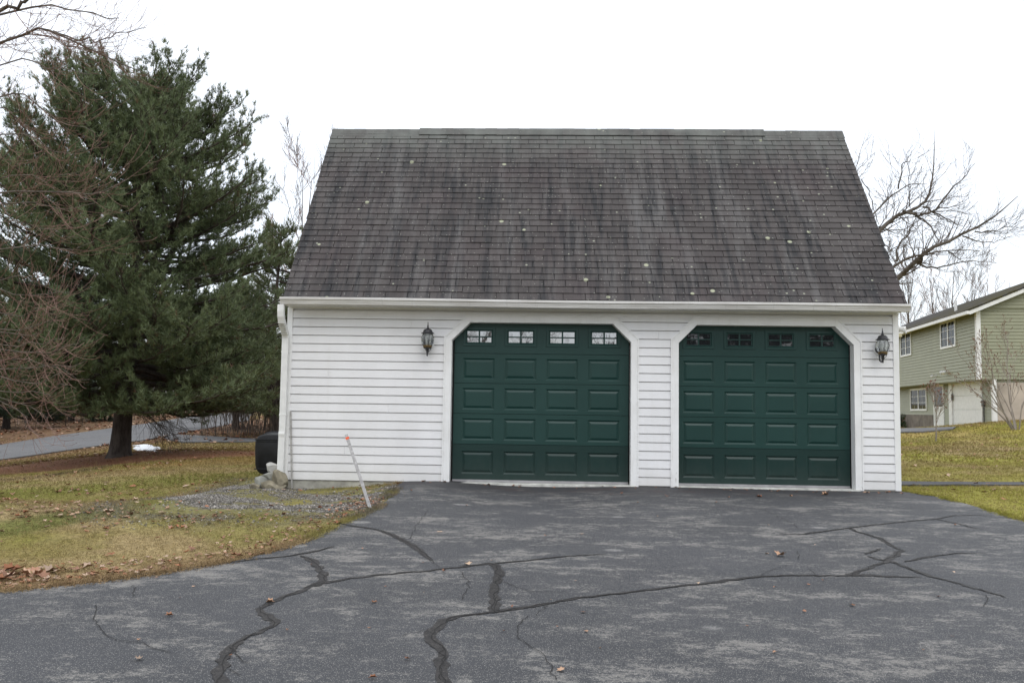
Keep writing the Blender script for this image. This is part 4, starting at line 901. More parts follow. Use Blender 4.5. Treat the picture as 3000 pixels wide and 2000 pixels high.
hwin(LW0, LW1, (LWa), LWb, INS-.015)
gdo = MB(); hb(GD0-.02, GD0+.10, INS-.05, INS+.02, ZG+.3, GDT+.10, gdo); hb(GD1-.35, GD1+.05, INS-.05, INS+.02, ZG+.3, GDT+.10, gdo); hb(GD0+.10, GD1-.35, INS-.05, INS+.02, GDT, GDT+.10, gdo)
gdr = gdo.build('garage_door', M['white'], house, label='white panelled garage door under the overhang')
nsec = 4
for k in range(nsec):
    z0 = GDB-.3+(GDT-GDB+.3)*k/nsec; z1 = GDB-.3+(GDT-GDB+.3)*(k+1)/nsec; hb(GD0+.10, GD1-.35, INS+.005, INS+.03, z0+.004, z1-.004).build('door_panel', M['white'], gdr, bevel=.006)
kp = ls(2789, 1163, INS-.05); hb(kp[0]-.06, kp[0]+.06, INS-.07, INS-.051, kp[1]-.13, kp[1]+.13).build('keypad', M['black'], gdr)
sd_ = MB(); DZ1 = ls(2760, 1124)[1]
for a, b, z0, z1 in ((DR0, DR0+.12, GFLOOR-.1, DZ1), (DR1-.12, DR1, GFLOOR-.1, DZ1), (DR0+.12, DR1-.12, DZ1-.12, DZ1), (DR0+.12, DR1-.12, GFLOOR-.1, GFLOOR+.25), (DR0+.12, DR1-.12, GFLOOR+.85, GFLOOR+.98)): hb(a, b, INS-.04, INS+.01, z0, z1, sd_)
sdo = sd_.build('storm_door', M['white'], house)
for a, b in ((GFLOOR+.25, GFLOOR+.85), (GFLOOR+.98, DZ1-.12)): link('pane', mesh('pane', [hp(DR0+.12, INS-.01, a), hp(DR1-.12, INS-.01, a), hp(DR1-.12, INS-.01, b), hp(DR0+.12, INS-.01, b)], [(0, 1, 2, 3)], M['pane_b'] if a > GFLOOR+.5 else M['white']), None, sdo)
for (px, py, sc_) in ((2777, 1090, 1.), (2745, 1101, .6)):
    q = on_plane(px, py, HC, gdir); s_ = np.dot(q-HC, sdir); fl2 = empty('house_lamp', hp(s_, -.02, q[2]), 'double white flood lamp low on the green siding' if sc_ == 1 else 'small single lamp on the green siding left of the flood lamp', 'lamp')
    MB().tube([hp(s_, -.01, q[2]), hp(s_, -.10, q[2])], .06*sc_, 12).build('mount', M['white'], fl2)
    for dx in ((-.16, .16) if sc_ == 1 else (0,)): MB().tube([hp(s_+dx*.5, -.09, q[2]), hp(s_+dx, -.15, q[2]+.01), hp(s_+dx*1.2, -.24, q[2]-.04)], [.03*sc_, .06*sc_, .085*sc_], 12).build('lamp_shade', M['white'], fl2, smooth=True)
p0 = ls(2886, 1181); gm = hb(p0[0]-.1, p0[0]+.12, INS-.10, INS-.02, p0[1]-.12, p0[1]+.12).build('meter_box', M['black'], None); tag(gm, 'dark meter box on the siding right of the white garage door', 'meter')
p1 = ls(2884, 1244); MB().tube([hp(p0[0], INS-.05, p0[1]-.13), hp(p0[0], INS-.05, p1[1])], .02, 6).build('conduit', M['black'], house)

# ------------------------------------------------------------------ trees
def hdir(a, e): return (math.cos(a)*math.cos(e), math.sin(a)*math.cos(e), math.sin(e))
def needle_tint(P, rng, K, lo=(.030, .058, .030), hi=(.078, .112, .072), warm=None):
    n = fbm(P[:, 0]*1.3+P[:, 2]*.7, P[:, 1]*1.3+P[:, 2]*1.1, 17)*.7+rng.random(len(P))*.5; t = np.clip(n-.1, 0, 1)[:, None]
    c = np.array(lo)+(np.array(hi)-np.array(lo))*t
    if warm is not None: w = (rng.random(len(P)) < warm)[:, None]; c = np.where(w, np.array([.13, .085, .05]), c)
    return np.repeat(c, K*3, 0)
def conifer(root, name_rng, base, height, Rz, nlimb, z_lo, K=12, tl=.15, width=.015, dens=1., lean=0, leaders=1, mats=('bark_pine', 'needle'), lo=(.030, .058, .030), hi=(.078, .112, .072), trunk_r=.36, sec=.42, bias=None):
    rng = np.random.default_rng(name_rng); rr = random.Random(name_rng); bx, by, bz = base
    tr = []; n = 12; trunk = []
    for i in range(n+1):
        t = i/n; trunk.append((bx+lean*t*height+.12*math.sin(t*5+name_rng), by+.1*math.sin(t*4+1), bz-.15+t*(height*.93+.15)))
    rad = [trunk_r*((1-t)**.9)+.02 for t in np.linspace(0, 1, n+1)]; ex = [tuple(np.array(trunk[0])*(1-u)+np.array(trunk[1])*u) for u in (.16, .32, .55)]
    tr.append((np.array([trunk[0]]+ex+trunk[1:]), np.array([rad[0]*1.55, rad[0]*1.32, rad[0]*1.12, rad[0]*1.03]+rad[1:])))
    axes = [np.array(trunk)]
    for k in range(leaders):
        a = [.15, 2.9, 4.4, 1.6][k % 4]; zs = rr.uniform(.30, .5)*height; i0 = int(zs/height*n); q = [trunk[i0]]; Rr = [rad[i0]*.6]
        for j in range(1, 8): u = j/7; off = (1-math.exp(-2.2*u))*Rz(.75*height)*.52; q.append((trunk[i0][0]+math.cos(a)*off, trunk[i0][1]+math.sin(a)*off, trunk[i0][2]+u*(height*(.89-.03*k)-zs))); Rr.append(rad[i0]*.6*(1-u)+.015)
        tr.append((np.array(q), np.array(Rr))); axes.append(np.array(q))
    limbs = []; TP = []; TD = []
    def at_axis(ax, z):
        i = np.searchsorted(ax[:, 2], z); i = min(max(i, 1), len(ax)-1); t = (z-ax[i-1, 2])/(ax[i, 2]-ax[i-1, 2]+1e-6); return ax[i-1]+(ax[i]-ax[i-1])*np.clip(t, 0, 1)
    for k in range(nlimb):
        t = (k+rr.random())/nlimb; zl = z_lo+(height-z_lo)*(t**1.05)*.96; ax = axes[0] if (zl < height*.42 or rr.random() < .45 or len(axes) == 1) else axes[rr.randint(1, len(axes)-1)]
        if bz+zl < ax[0, 2]: ax = axes[0]
        p = at_axis(ax, bz+zl-.25*Rz(zl)*.3); az = k*2.39996+rr.uniform(-.4, .4)
        axoff = math.hypot(p[0]-bx, p[1]-by); Rl = Rz(zl)*rr.uniform(.72, 1.04)
        if bias: Rl *= bias(az, zl)
        # distance until the envelope in this direction
        L = max(.35, Rl-axoff*math.cos(az-math.atan2(p[1]-by, p[0]-bx)))
        el = -.05+.60*(zl/height)**1.7+rr.uniform(-.1, .12); m_ = 8; pts = [tuple(p)]; d = np.array(hdir(az, el))
        for j in range(m_):
            u = (j+1)/m_; e2 = el-(.22 if zl < .45*height else .05)*math.sin(u*3.1)+(.36*u*u if u > .5 else 0)
            d = np.array(hdir(az+.25*math.sin(u*3+k), e2))+rng.normal(0, .05, 3); q = np.array(pts[-1])+d/np.linalg.norm(d)*L/m_; pts.append(tuple(q))
        P = np.array(pts); r0 = min(.09, .018+.016*L); limbs.append((P, np.linspace(r0, .006, m_+1)))
        ns = int((5+L*3.6)*dens)
        for s_i in range(ns):
            u = (.22+.78*(s_i+rr.random())/ns); f_ = u*m_; i = min(int(f_), m_-1); q = P[i]+(P[i+1]-P[i])*(f_-i); td = P[i+1]-P[i]; td = td/np.linalg.norm(td)
            side = 1 if s_i % 2 else -1; an = rr.uniform(.5, 1.0)*side; ca, sa_ = math.cos(an), math.sin(an)
            sdv = np.array([td[0]*ca-td[1]*sa_, td[0]*sa_+td[1]*ca, td[2]+rr.uniform(-.05, .35)]); sdv /= np.linalg.norm(sdv); sl = sec*L*(1.2-.92*u)*rr.uniform(.6, 1.1)+.2
            mm = 4; sp = [q]
            for j in range(mm): sdv = sdv+np.array([0, 0, .10])+rng.normal(0, .09, 3); sdv /= np.linalg.norm(sdv); sp.append(sp[-1]+sdv*sl/mm)
            sp = np.array(sp); limbs.append((sp, np.linspace(.011, .003, mm+1)))
            nt_ = max(3, int(sl*15*dens)); uu = rng.uniform(.15, 1.03, nt_)*mm; ii = np.clip(uu.astype(int), 0, mm-1); pp = sp[ii]+(sp[ii+1]-sp[ii])*(uu-ii)[:, None]
            TP.append(pp+rng.normal(0, .04, pp.shape)); TD.append((sp[ii+1]-sp[ii])/(np.linalg.norm(sp[ii+1]-sp[ii], axis=1, keepdims=True)+1e-9)+np.array([0, 0, .35]))
        TP.append(P[-1:]+0); TD.append(np.array([[0, 0, 1.]]))
    TP = np.concatenate(TP); TD = np.concatenate(TD)
    V, F = tufts(TP, TD, tl, K, .66, width, rng)
    link('crown', mesh('crown', V, F, M[mats[1]], False, needle_tint(TP, rng, K, lo, hi, .02)), None, root)
    V, F = tube_arrays(limbs, 4); link('limbs', mesh('limbs', V, F, M['bark_dark'], True), None, root)
    V, F = tube_arrays(tr, 12); link('trunk', mesh('trunk', V, F, M[mats[0]], True), None, root)
    return len(TP)
zs_ = [0, .9, 1.9, 3.8, 6.3, 7.6, 8.9, 10.0, 10.9, 11.6]; rs_ = [2.8, 4.0, 4.9, 5.1, 4.8, 4.3, 3.5, 2.8, 1.5, .4]
pine = empty('pine_tree', (PINE[0], PINE[1], PINE[2]), 'big dark white pine with spreading limbs left of the garage', 'tree')
np_ = conifer(pine, 5, (PINE[0], PINE[1], PINE[2]), 10.95, lambda z: .98*float(np.interp(z, zs_, rs_)), 200, 1.75, K=9, tl=.155, width=.0155, leaders=4, dens=1.15, trunk_r=.255, bias=lambda az, zl: (.80 if zl < 2.2 and math.cos(az) > .2 else 1.), lo=(.064, .094, .038), hi=(.165, .198, .098))
print('pine tufts', np_)
# dead fan of twigs at the right of the pine trunk
out = []
for k in range(16): grow(out, (PINE[0]+.3, PINE[1]-.1, PINE[2]+1.15+.05*k), hdir(random.uniform(-.7, .5), random.uniform(-.5, .1)), random.uniform(.9, 1.7), .013, 1, 3, up=-.10, jit=.10, nseg=5, kids=(4, 6), rmin=.0028)
V, F = tube_arrays([(p, r) for l, p, r in out], 3); link('dead_twigs', mesh('dead_twigs', V, F, M['bark_dark'], True), None, pine)

# smaller conifers behind the garage's left edge and along the woods
def small_conifer(px, py, D, h_, R0, seed, label, lo=(.065, .088, .036), hi=(.150, .168, .080), nl=95, K=9, trunk_r=.16, zb=.08):
    b = atD(px, py, D); z = h1(b[0], b[1]); t = empty('conifer_tree', (b[0], b[1], z), label, 'tree', 'conifers at the edge of the woods')
    return conifer(t, seed, (b[0], b[1], z), h_, lambda q: R0*(1-.85*(q/h_)**1.5)*(1 if q > .12*h_ else .75), nl, zb*h_, K=K, tl=.24, width=.03, dens=.78, trunk_r=trunk_r, lo=lo, hi=hi)
small_conifer(800, 1290, 36, 8.9, 3.6, 21, 'olive green conifer peeping out behind the left edge of the garage roof', zb=.16)
small_conifer(690, 1280, 44, 7.6, 3.6, 22, 'dull green conifer standing behind the big pine on its right', zb=.22)
small_conifer(905, 1270, 40, 9.6, 3.2, 26, 'tall conifer mostly hidden behind the garage')
small_conifer(20, 1270, 46, 11, 4.6, 23, 'dark conifer across the road at the far left', lo=(.022, .042, .024), hi=(.055, .08, .05))
small_conifer(210, 1255, 54, 9, 4.6, 24, 'broad dark conifer across the road left of the pine trunk', lo=(.020, .038, .022), hi=(.05, .072, .045))
small_conifer(520, 1210, 70, 9.5, 5.2, 27, 'dark conifer far behind the lane right of the pine trunk', lo=(.022, .04, .024), hi=(.055, .075, .045))
small_conifer(-330, 1290, 40, 12, 5, 28, 'dark conifer across the road beyond the left edge of the view', lo=(.022, .042, .024), hi=(.055, .08, .05))

# bare woodland trees: four kinds, then copies
def bare_proto(seed, h_, spread=.6, mat='twig', r0=.11, mx=3, kids=(5, 7), up=.10):
    rg = random.Random(seed); out = []
    grow(out, (0, 0, -.2), (rg.uniform(-.05, .05), rg.uniform(-.05, .05), 1), h_*.92, r0, 0, mx, up=up, jit=.045, nseg=8, kids=kids, ang=(.35, .35+spread), shrink=(.30, .48), rmin=.006, start=.28, rng=rg)
    V, F = tube_arrays([(p, r) for l, p, r in out if l == 0], 7); tm = mesh('trunk', V, F, M['bark_grey'], True)
    V, F = tube_arrays([(p, r) for l, p, r in out if l > 0], 3); cm = mesh('branches', V, F, M[mat], True)
    return tm, cm
PROT = [bare_proto(31, 11, .6, 'twig', .10, 3, (7, 9)), bare_proto(32, 9.5, .5, 'twig', .08, 3, (7, 9)), bare_proto(33, 12.5, .4, 'bark_dark', .13, 3, (7, 9)), bare_proto(34, 8, .7, 'twig_red', .07, 3, (7, 9))]
def place_bare(x, y, k, sc, label, group):
    t = empty('bare_tree', (x, y, h1(x, y)), label, 'tree', group); t.rotation_euler = (0, 0, random.random()*6.28); t.scale = (sc, sc, sc)
    for nm, me in zip(('trunk', 'branches'), PROT[k]):
        o = bpy.data.objects.new(nm, me); COL.objects.link(o); o.parent = t
wl = ['bare tree among the dark woods across the road']
cnt = 0
for k in range(105):
    px = random.uniform(-350, 980); D = random.uniform(50, 95); p = atD(px, 1215, D)
    if dist_poly(p[0], p[1], road_edge_a, False) < 3 or dist_poly(p[0], p[1], road_edge_b, False) < 2.5: continue
    place_bare(p[0], p[1], random.choice([0, 0, 1, 2, 3, 3]), random.uniform(.55, .85), wl[0], 'bare trees in the woods across the road'); cnt += 1
# the fine pale crowns right of the pine
for px, py, D, k, sc, lb in ((905, 1180, 60, 1, 1.95, 'tall thin pale birch crown between the pine and the garage roof, right one'), (835, 1180, 62, 1, 2.0, 'tall thin pale birch crown between the pine and the garage roof, left one'), (870, 1190, 58, 3, 2.1, 'tall thin pale birch crown between the pine and the garage roof, middle one'), (700, 1190, 60, 1, 1.0, 'short bare tree in the gap right of the pine')):
    p = atD(px, py, D); place_bare(p[0], p[1], k, sc, lb, 'bare trees behind the garage'); 
for px, D, k, sc, lb in ((2690, 58, 0, .98, 'hazy bare tree behind the green house, leftmost'), (2745, 62, 3, 1.35, 'hazy bare tree above the green house roof, second from left'), (2800, 60, 0, 1.02, 'hazy bare tree above the green house roof, third from left'), (2850, 66, 1, 1.18, 'hazy bare tree above the mossy part of the roof'), (2905, 64, 3, 1.28, 'hazy bare tree rightmost above the green house'),(2655, 66, 1, 1.2, 'hazy bare tree half hidden by the garage eave')):
    p = atD(px, 1200, D); place_bare(p[0], p[1], k, sc, lb, 'bare trees behind the green house')
# twigs of a tree just over the ridge
# undergrowth: brown brush across the road
out = []
for k in range(430):
    px = random.uniform(-400, 1000); D = random.uniform(46, 78); p = atD(px, 1215, D)
    if dist_poly(p[0], p[1], road_edge_a, False) < 2 or dist_poly(p[0], p[1], road_edge_b, False) < 1.5: continue
    z = h1(p[0], p[1]); grow(out, (p[0], p[1], z-.05), (random.gauss(0, .2), random.gauss(0, .2), 1), random.uniform(1.2, 3.6), .018, 1, 3, up=.03, jit=.13, nseg=4, kids=(3, 5), ang=(.3, .9), shrink=(.4, .65), rmin=.007)
for k in range(240):
    px = random.uniform(600, 900); p = G(px, 1283); q = p+np.array([random.gauss(0, 2), random.uniform(2, 12), 0])
    if dist_poly(q[0], q[1], road_edge_a, False) < 1.5 or q[0] < p[0]-5: continue
    grow(out, (q[0], q[1], h1(q[0], q[1])-.05), (random.gauss(0, .15), random.gauss(0, .15), 1), random.uniform(1.5, 3.6), .016, 1, 3, up=.05, jit=.10, nseg=4, kids=(3, 4), ang=(.3, .8), shrink=(.4, .65), rmin=.006)
V, F = tube_arrays([(p, r) for l, p, r in out], 3)
tag(link('undergrowth', mesh('undergrowth', V, F, M['twig'], True), None), 'tangle of bare brown brush on the leafy bank across the road', 'undergrowth', kind='stuff')
# sapling thicket between lane and road
PS = []
for sd2 in (61, 62, 63):
    rg = random.Random(sd2); out = []; grow(out, (0, 0, -.05), (0, 0, 1), 2.4, .013, 0, 2, up=.08, jit=.09, nseg=6, kids=(5, 7), ang=(.3, .8), shrink=(.3, .5), rmin=.004, rng=rg); V, F = tube_arrays([(p, r) for l, p, r in out], 4); PS.append(mesh('sapling', V, F, M['twig'], True))
for k in range(115):
    px = random.uniform(585, 850); py = random.uniform(1255, 1284) if px > 640 else random.uniform(1268, 1284)
    p = G(px, py); o = bpy.data.objects.new('sapling', PS[k % 3]); COL.objects.link(o); o.location = p; s_ = random.uniform(.5, 1.25)*(.5+.75*sstep(580, 700, px)); o.scale = (s_, s_, s_); o.rotation_euler = (random.gauss(0, .1), random.gauss(0, .1), random.random()*6.28)
    tag(o, 'thin bare sapling in the thicket beside the lane', 'sapling', 'saplings in the thicket beside the lane')

# the near bare maple whose branches reach in from the left
def Zt(x, y): return (x*.44643, y*.44643)
def Zu(x, y): return (x*.44643, 700+y*.44643)
maple_base = np.array([-8.2, -.4, 0.]); maple_base[2] = h1(-8.2, -.4)
maple = empty('maple_tree', tuple(maple_base), 'near bare maple reaching reddish twigs in from the left edge', 'tree')
mout = []; mtr = [(np.array([maple_base+np.array([.05*math.sin(i), .04*math.cos(i*1.7), -.2+i*.95]) for i in range(10)]), np.linspace(.24, .06, 10))]
def traced(pts, D0, D1, r0, r1, trunk_z=None, twigs=26, tl=(.3, .85), up=.03, store=mout, fn=Zt, trunk=None, lvl=2, rmin=.0017, jit=.075, kids=(2, 3), tipup=.30):
    Q = [atD(*fn(x, y), D0+(D1-D0)*i/(len(pts)-1)) for i, (x, y) in enumerate(pts)]
    if trunk is not None:
        a = np.array(trunk); b = Q[0]; mid = (a*.5+b*.5)+np.array([0, 0, .15]); Q = [a, (a+mid)/2+np.array([0, 0, .05]), mid, (mid+b)/2+np.array([0, 0, .03])]+Q
    Q = np.array(Q); n = 14 if len(Q) > 5 else 9
    u = np.linspace(0, len(Q)-1, n); P = np.stack([np.interp(u, np.arange(len(Q)), Q[:, k]) for k in range(3)], -1)
    for _ in range(2): P[1:-1] = (P[:-2]+2*P[1:-1]+P[2:])/4
    P[1:-1] += NR.normal(0, .02, P[1:-1].shape); store.append((0, P, np.linspace(r0, r1, n)))
    L = np.linalg.norm(P[-1]-P[0])
    for k in range(int(twigs*.85)):
        t = .12+.88*(k+random.random())/twigs; f_ = t*(n-1); i = min(int(f_), n-2); q = P[i]+(P[i+1]-P[i])*(f_-i); d = P[i+1]-P[i]; d /= np.linalg.norm(d)
        per = NR.normal(0, 1, 3); per -= d*per@d; per /= np.linalg.norm(per); an = random.uniform(.4, .95); nd = d*math.cos(an)+per*math.sin(an); nd[2] -= .12
        grow(store, tuple(q), tuple(nd), random.uniform(*tl)*(1.1-.4*t), max(rmin*1.5, (r0+(r1-r0)*t)*.35), 1, lvl, up=up, jit=jit, nseg=5, kids=kids, ang=(.35, .8), shrink=(.4, .7), rmin=rmin, tipup=tipup)
    return P
T = lambda z: maple_base+np.array([.1, 0, z])
traced([(0,70),(60,40),(130,10),(200,-25)], 9, 9, .024, .017, trunk=T(4.4), twigs=12)
traced([(0,20),(120,25),(220,45),(350,38),(500,70),(600,80),(700,95),(780,120)], 9.5, 9, .018, .004, trunk=T(4.6), twigs=30)
traced([(0,0),(60,-20)], 9.5, 9, .012, .004, trunk=T(4.6), twigs=12)
traced([(0,182),(100,168),(200,178),(300,195),(400,215),(500,255),(600,315),(700,370),(800,420),(900,465),(1030,540)], 9.5, 9, .020, .004, trunk=T(4.2), twigs=70)
traced([(350,205),(450,250),(560,270),(650,268),(760,240),(860,205),(960,183)], 9.5, 9.3, .010, .003, twigs=22)
traced([(0,195),(130,215),(260,235),(400,262),(480,300),(560,360),(640,420)], 9.8, 10, .014, .004, trunk=T(4.1), twigs=30)
traced([(0,335),(100,375),(200,412),(320,455),(450,478),(560,492),(640,480)], 9, 8.6, .012, .003, trunk=T(3.9), twigs=34)
traced([(0,530),(60,585),(150,640),(260,700),(360,755),(460,800),(550,850),(620,870)], 8.8, 8.6, .012, .003, trunk=T(3.7), twigs=34)
traced([(0,600),(60,700),(120,800),(200,860),(300,910)], 9.4, 9.8, .012, .004, trunk=T(3.6), twigs=26)
traced([(0,760),(120,850),(220,930),(330,985),(430,1010),(520,1000),(590,985)], 9, 8.7, .011, .003, trunk=T(3.3), twigs=34)
traced([(0,1060),(60,1010),(130,940),(180,860)], 9.2, 9.2, .012, .004, trunk=T(2.6), twigs=18)
traced([(0,1205),(120,1225),(250,1262),(380,1275),(520,1272),(650,1260),(760,1235),(850,1170)], 8.8, 8.3, .014, .003, trunk=T(2.9), twigs=46)
traced([(0,1130),(120,1155),(260,1180),(400,1190),(520,1150),(600,1075)], 9.2, 9, .011, .003, trunk=T(2.8), twigs=36)
traced([(0,1290),(150,1310),(280,1350),(400,1370),(520,1370),(640,1330)], 9, 8.6, .011, .003, trunk=T(2.7), twigs=36)
traced([(0,1400),(130,1440),(260,1500),(380,1540),(520,1560)], 9.2, 9, .010, .003, trunk=T(2.5), twigs=30)
for pts, a, b in [([(0,20),(200,40),(350,60),(500,70),(620,15)], .011, .003), ([(0,210),(120,250),(260,300),(380,330),(460,350)], .010, .003), ([(0,300),(140,370),(300,380),(420,340)], .010, .003),
                  ([(0,470),(130,560),(210,480),(290,400)], .008, .003), ([(0,640),(150,600),(280,640),(360,520)], .010, .003), ([(0,740),(200,745),(350,760),(480,700),(560,640)], .012, .003), ([(0,840),(180,850),(330,860),(460,850),(560,800)], .011, .003),
                  ([(0,900),(150,940),(320,960),(430,870)], .010, .003), ([(0,1010),(160,1030),(330,1020),(440,960)], .010, .003), ([(0,1020),(80,1090),(140,1160),(190,1230),(290,1290)], .010, .003), ([(90,1080),(200,1130),(330,1180),(420,1080)], .007, .003),
                  ([(0,560),(160,600),(330,560),(410,420)], .008, .003), ([(0,790),(200,800),(420,900),(590,920)], .009, .003), ([(0,690),(150,680),(300,700),(430,650)], .009, .003)]:
    D = random.uniform(8.2, 10); traced(pts, D, D-.4, a, b, trunk=T(2.3), twigs=30, fn=Zu)
V, F = tube_arrays([(p, r) for l, p, r in mout if l == 0], 5); link('limbs', mesh('limbs', V, F, M['bark_grey'], True), None, maple)
V, F = tube_arrays([(p, r) for l, p, r in mout if l > 0], 3); link('twigs', mesh('twigs', V, F, M['twig_red'], True), None, maple)
V, F = tube_arrays(mtr, 10); link('trunk', mesh('trunk', V, F, M['bark_grey'], True), None, maple)
print('maple twigs', len(mout))

# the spreading bare tree behind the garage on the right
def Zr(x, y): return (2400+x*.35068, 350+y*.35068)
rb = atD(2440, 1200, 26); rb[2] = h1(rb[0], rb[1]); spread_ = empty('spreading_tree', tuple(rb), 'wide spreading bare tree rising behind the right slope of the garage roof', 'tree')
rout = []; RT = lambda z: rb+np.array([0, 0, z])
def rtrace(pts, r0, r1, z=None, twigs=26, tl=(.4, 1.3), D=None, up=.10):
    D = D or random.uniform(24.5, 27); traced(pts, D, D+random.uniform(-1.2, 1.2), r0, r1, trunk=(RT(z) if z else None), twigs=int(twigs*.72), tl=tl, store=rout, fn=Zr, up=up, rmin=.004, jit=.12, kids=(3, 4), tipup=0)
rtrace([(500,895),(560,850),(640,800),(720,765),(800,742),(865,730),(910,690),(935,640),(930,560),(950,460),(980,350),(962,200),(960,90)], .085, .006, 4.2, 60, D=26)
rtrace([(865,730),(940,760),(1010,790),(1080,830),(1160,880)], .035, .008, None, 24, D=26)
rtrace([(440,770),(520,710),(600,650),(680,580),(760,530),(850,520),(900,540)], .040, .008, 4.6, 34, D=25.5)
rtrace([(660,580),(685,500),(690,400),(730,345),(775,290)], .022, .006, None, 22, D=25.5)
rtrace([(655,1320),(720,1260),(800,1200),(850,1140),(900,1085),(980,1040),(1090,990),(1200,975),(1300,930),(1400,860),(1510,785),(1600,740),(1660,640)], .10, .008, 3.0, 64, D=25)
rtrace([(620,1215),(680,1170),(760,1140),(850,1125),(960,1115),(1060,1110),(1180,1080),(1270,1075),(1340,1100)], .050, .008, 3.2, 40, D=24.6)
rtrace([(1300,935),(1400,950),(1490,910),(1600,910),(1710,835)], .022, .005, None, 26, D=25)
rtrace([(840,1210),(900,1238),(1000,1235),(1100,1215),(1220,1180),(1330,1180),(1480,1200)], .030, .006, None, 30, D=25, tl=(.3, .9))
rtrace([(1200,975),(1280,990),(1340,1035),(1420,1040),(1520,1010),(1640,960)], .022, .005, None, 26, D=25)
rtrace([(650,1180),(640,1100),(680,1020),(740,960),(790,880),(805,790)], .035, .008, None, 30, D=25.8)
rtrace([(580,1120),(620,1060),(700,1045),(800,1080),(900,1085)], .022, .008, 3.4, 22, D=26.2)
rtrace([(700,760),(760,785),(830,790),(920,800),(980,750),(1080,590),(1180,520),(1250,460),(1300,370)], .045, .006, None, 44, D=26)
rtrace([(980,750),(1060,735),(1160,715),(1240,700)], .018, .006, None, 18, D=26)
rtrace([(810,790),(880,850),(940,910),(970,960),(1000,1010)], .030, .010, None, 18, D=26)
rtrace([(310,400),(340,300),(370,180),(390,110)], .018, .004, 6.0, 20, D=26.5, tl=(.3, .9)); rtrace([(320,400),(380,370),(430,310),(480,270)], .016, .004, 6.0, 18, D=26.5, tl=(.3, .9)); rtrace([(330,470),(400,410),(450,340)], .014, .004, 5.8, 14, D=26.5, tl=(.3, .8))
rtrace([(350,500),(420,580),(450,680),(480,800),(500,880)], .014, .01, None, 16, D=26.6); rtrace([(500,895),(560,910),(620,950),(690,960)], .022, .005, None, 16, D=26)
rtrace([(1080,1110),(1140,1150),(1210,1185)], .02, .005, None, 12, D=25); rtrace([(560,830),(575,700),(560,560),(570,480)], .012, .004, None, 20, D=26.6, tl=(.3,.8)); rtrace([(760,740),(740,620),(750,480),(760,330)], .014, .004, None, 20, D=26.3, tl=(.3,.8))
V, F = tube_arrays([(p, r) for l, p, r in rout if l == 0], 7); link('limbs', mesh('limbs', V, F, M['bark_grey'], True), None, spread_)
V, F = tube_arrays([(p, r) for l, p, r in rout if l > 0], 3); link('twigs', mesh('twigs', V, F, M['twig'], True), None, spread_)
V, F = tube_arrays([(np.array([rb+np.array([.1*math.sin(i), 0, -.2+i*.85]) for i in range(9)]), np.linspace(.32, .12, 9))], 12); link('trunk', mesh('trunk', V, F, M['bark_grey'], True), None, spread_)
# broken stub
MB().tube([atD(*Zr(830, 1190), 25), atD(*Zr(855, 1160), 24.8)], [.10, .05], 7).build('stub', M['bark_dark'], spread_)

# shrub before the green house and the little tree on the lawn
sh = atD(2975, 1225, 29.5); sh[2] = h1(sh[0], sh[1]); shrub = empty('shrub', tuple(sh), 'tall bare shrub with brown buds in front of the green gable wall', 'shrub'); out = []
for k in range(8):
    a = random.uniform(0, 6.28); grow(out, (sh[0]+.1*math.cos(a), sh[1]+.1*math.sin(a), sh[2]-.05), hdir(math.pi*(.3+.8*random.random()) if k < 6 else a, random.uniform(.95, 1.35)), random.uniform(2.4, 3.4), .026, 0, 2, up=.05, jit=.09, nseg=6, kids=(4, 6), ang=(.3, .8), shrink=(.3, .5), rmin=.005)
V, F = tube_arrays([(p, r) for l, p, r in out], 4); link('branches', mesh('branches', V, F, M['twig_pale'], True), None, shrub)
tips = np.array([p[-1] for l, p, r in out if l > 0]+[p[-2] for l, p, r in out if l > 1]); V, F = tufts(tips, np.tile([0, 0, 1.], (len(tips), 1)), .07, 3, .5, .022, NR); link('buds', mesh('buds', V, F, M['leaf'], False, np.tile([.20, .115, .075], (len(V), 1))), None, shrub)
for k in range(6): pass
lt = G(2742, 1293); ltree = empty('young_tree', tuple(lt), 'little young tree with a few reddish leaves on the lawn before the green house', 'tree'); out = []
grow(out, (lt[0], lt[1], lt[2]-.05), (.0, 0, 1), 1.5, .028, 0, 2, up=.05, jit=.04, nseg=6, kids=(8, 9), ang=(.3, .6), shrink=(.45, .7), rmin=.004, start=.35)
V, F = tube_arrays([(p, r) for l, p, r in out], 4); link('branches', mesh('branches', V, F, M['twig_pale'], True), None, ltree)
tips = np.array([p[-1] for l, p, r in out if l > 0]); V, F = tufts(tips, np.tile([0, 0, -.3], (len(tips), 1)), .06, 3, .8, .03, NR); link('leaves', mesh('leaves', V, F, M['leaf'], False, np.tile([.20, .09, .06], (len(V), 1))), None, ltree)
# low evergreen plants under the house window
gp_ = G(2678, 1252); gc = empty('evergreen_plants', tuple(gp_), 'low dark evergreen plants below the lower window of the green house', 'plants')
n_ = 700; P = np.column_stack([gp_[0]+NR.normal(.1, .85, n_), gp_[1]+1.2+NR.normal(0, .6, n_), np.zeros(n_)]); P[:, 2] = H(P[:, 0], P[:, 1])+NR.random(n_)*.55*np.exp(-((P[:, 0]-gp_[0])/1.3)**2)+.05
V, F = tufts(P, np.tile([0, -.3, 1.], (n_, 1)), .13, 7, .6, .05, NR); link('foliage', mesh('foliage', V, F, M['needle'], False, needle_tint(P, NR, 7, (.03, .06, .025), (.08, .12, .05), .15)), None, gc)
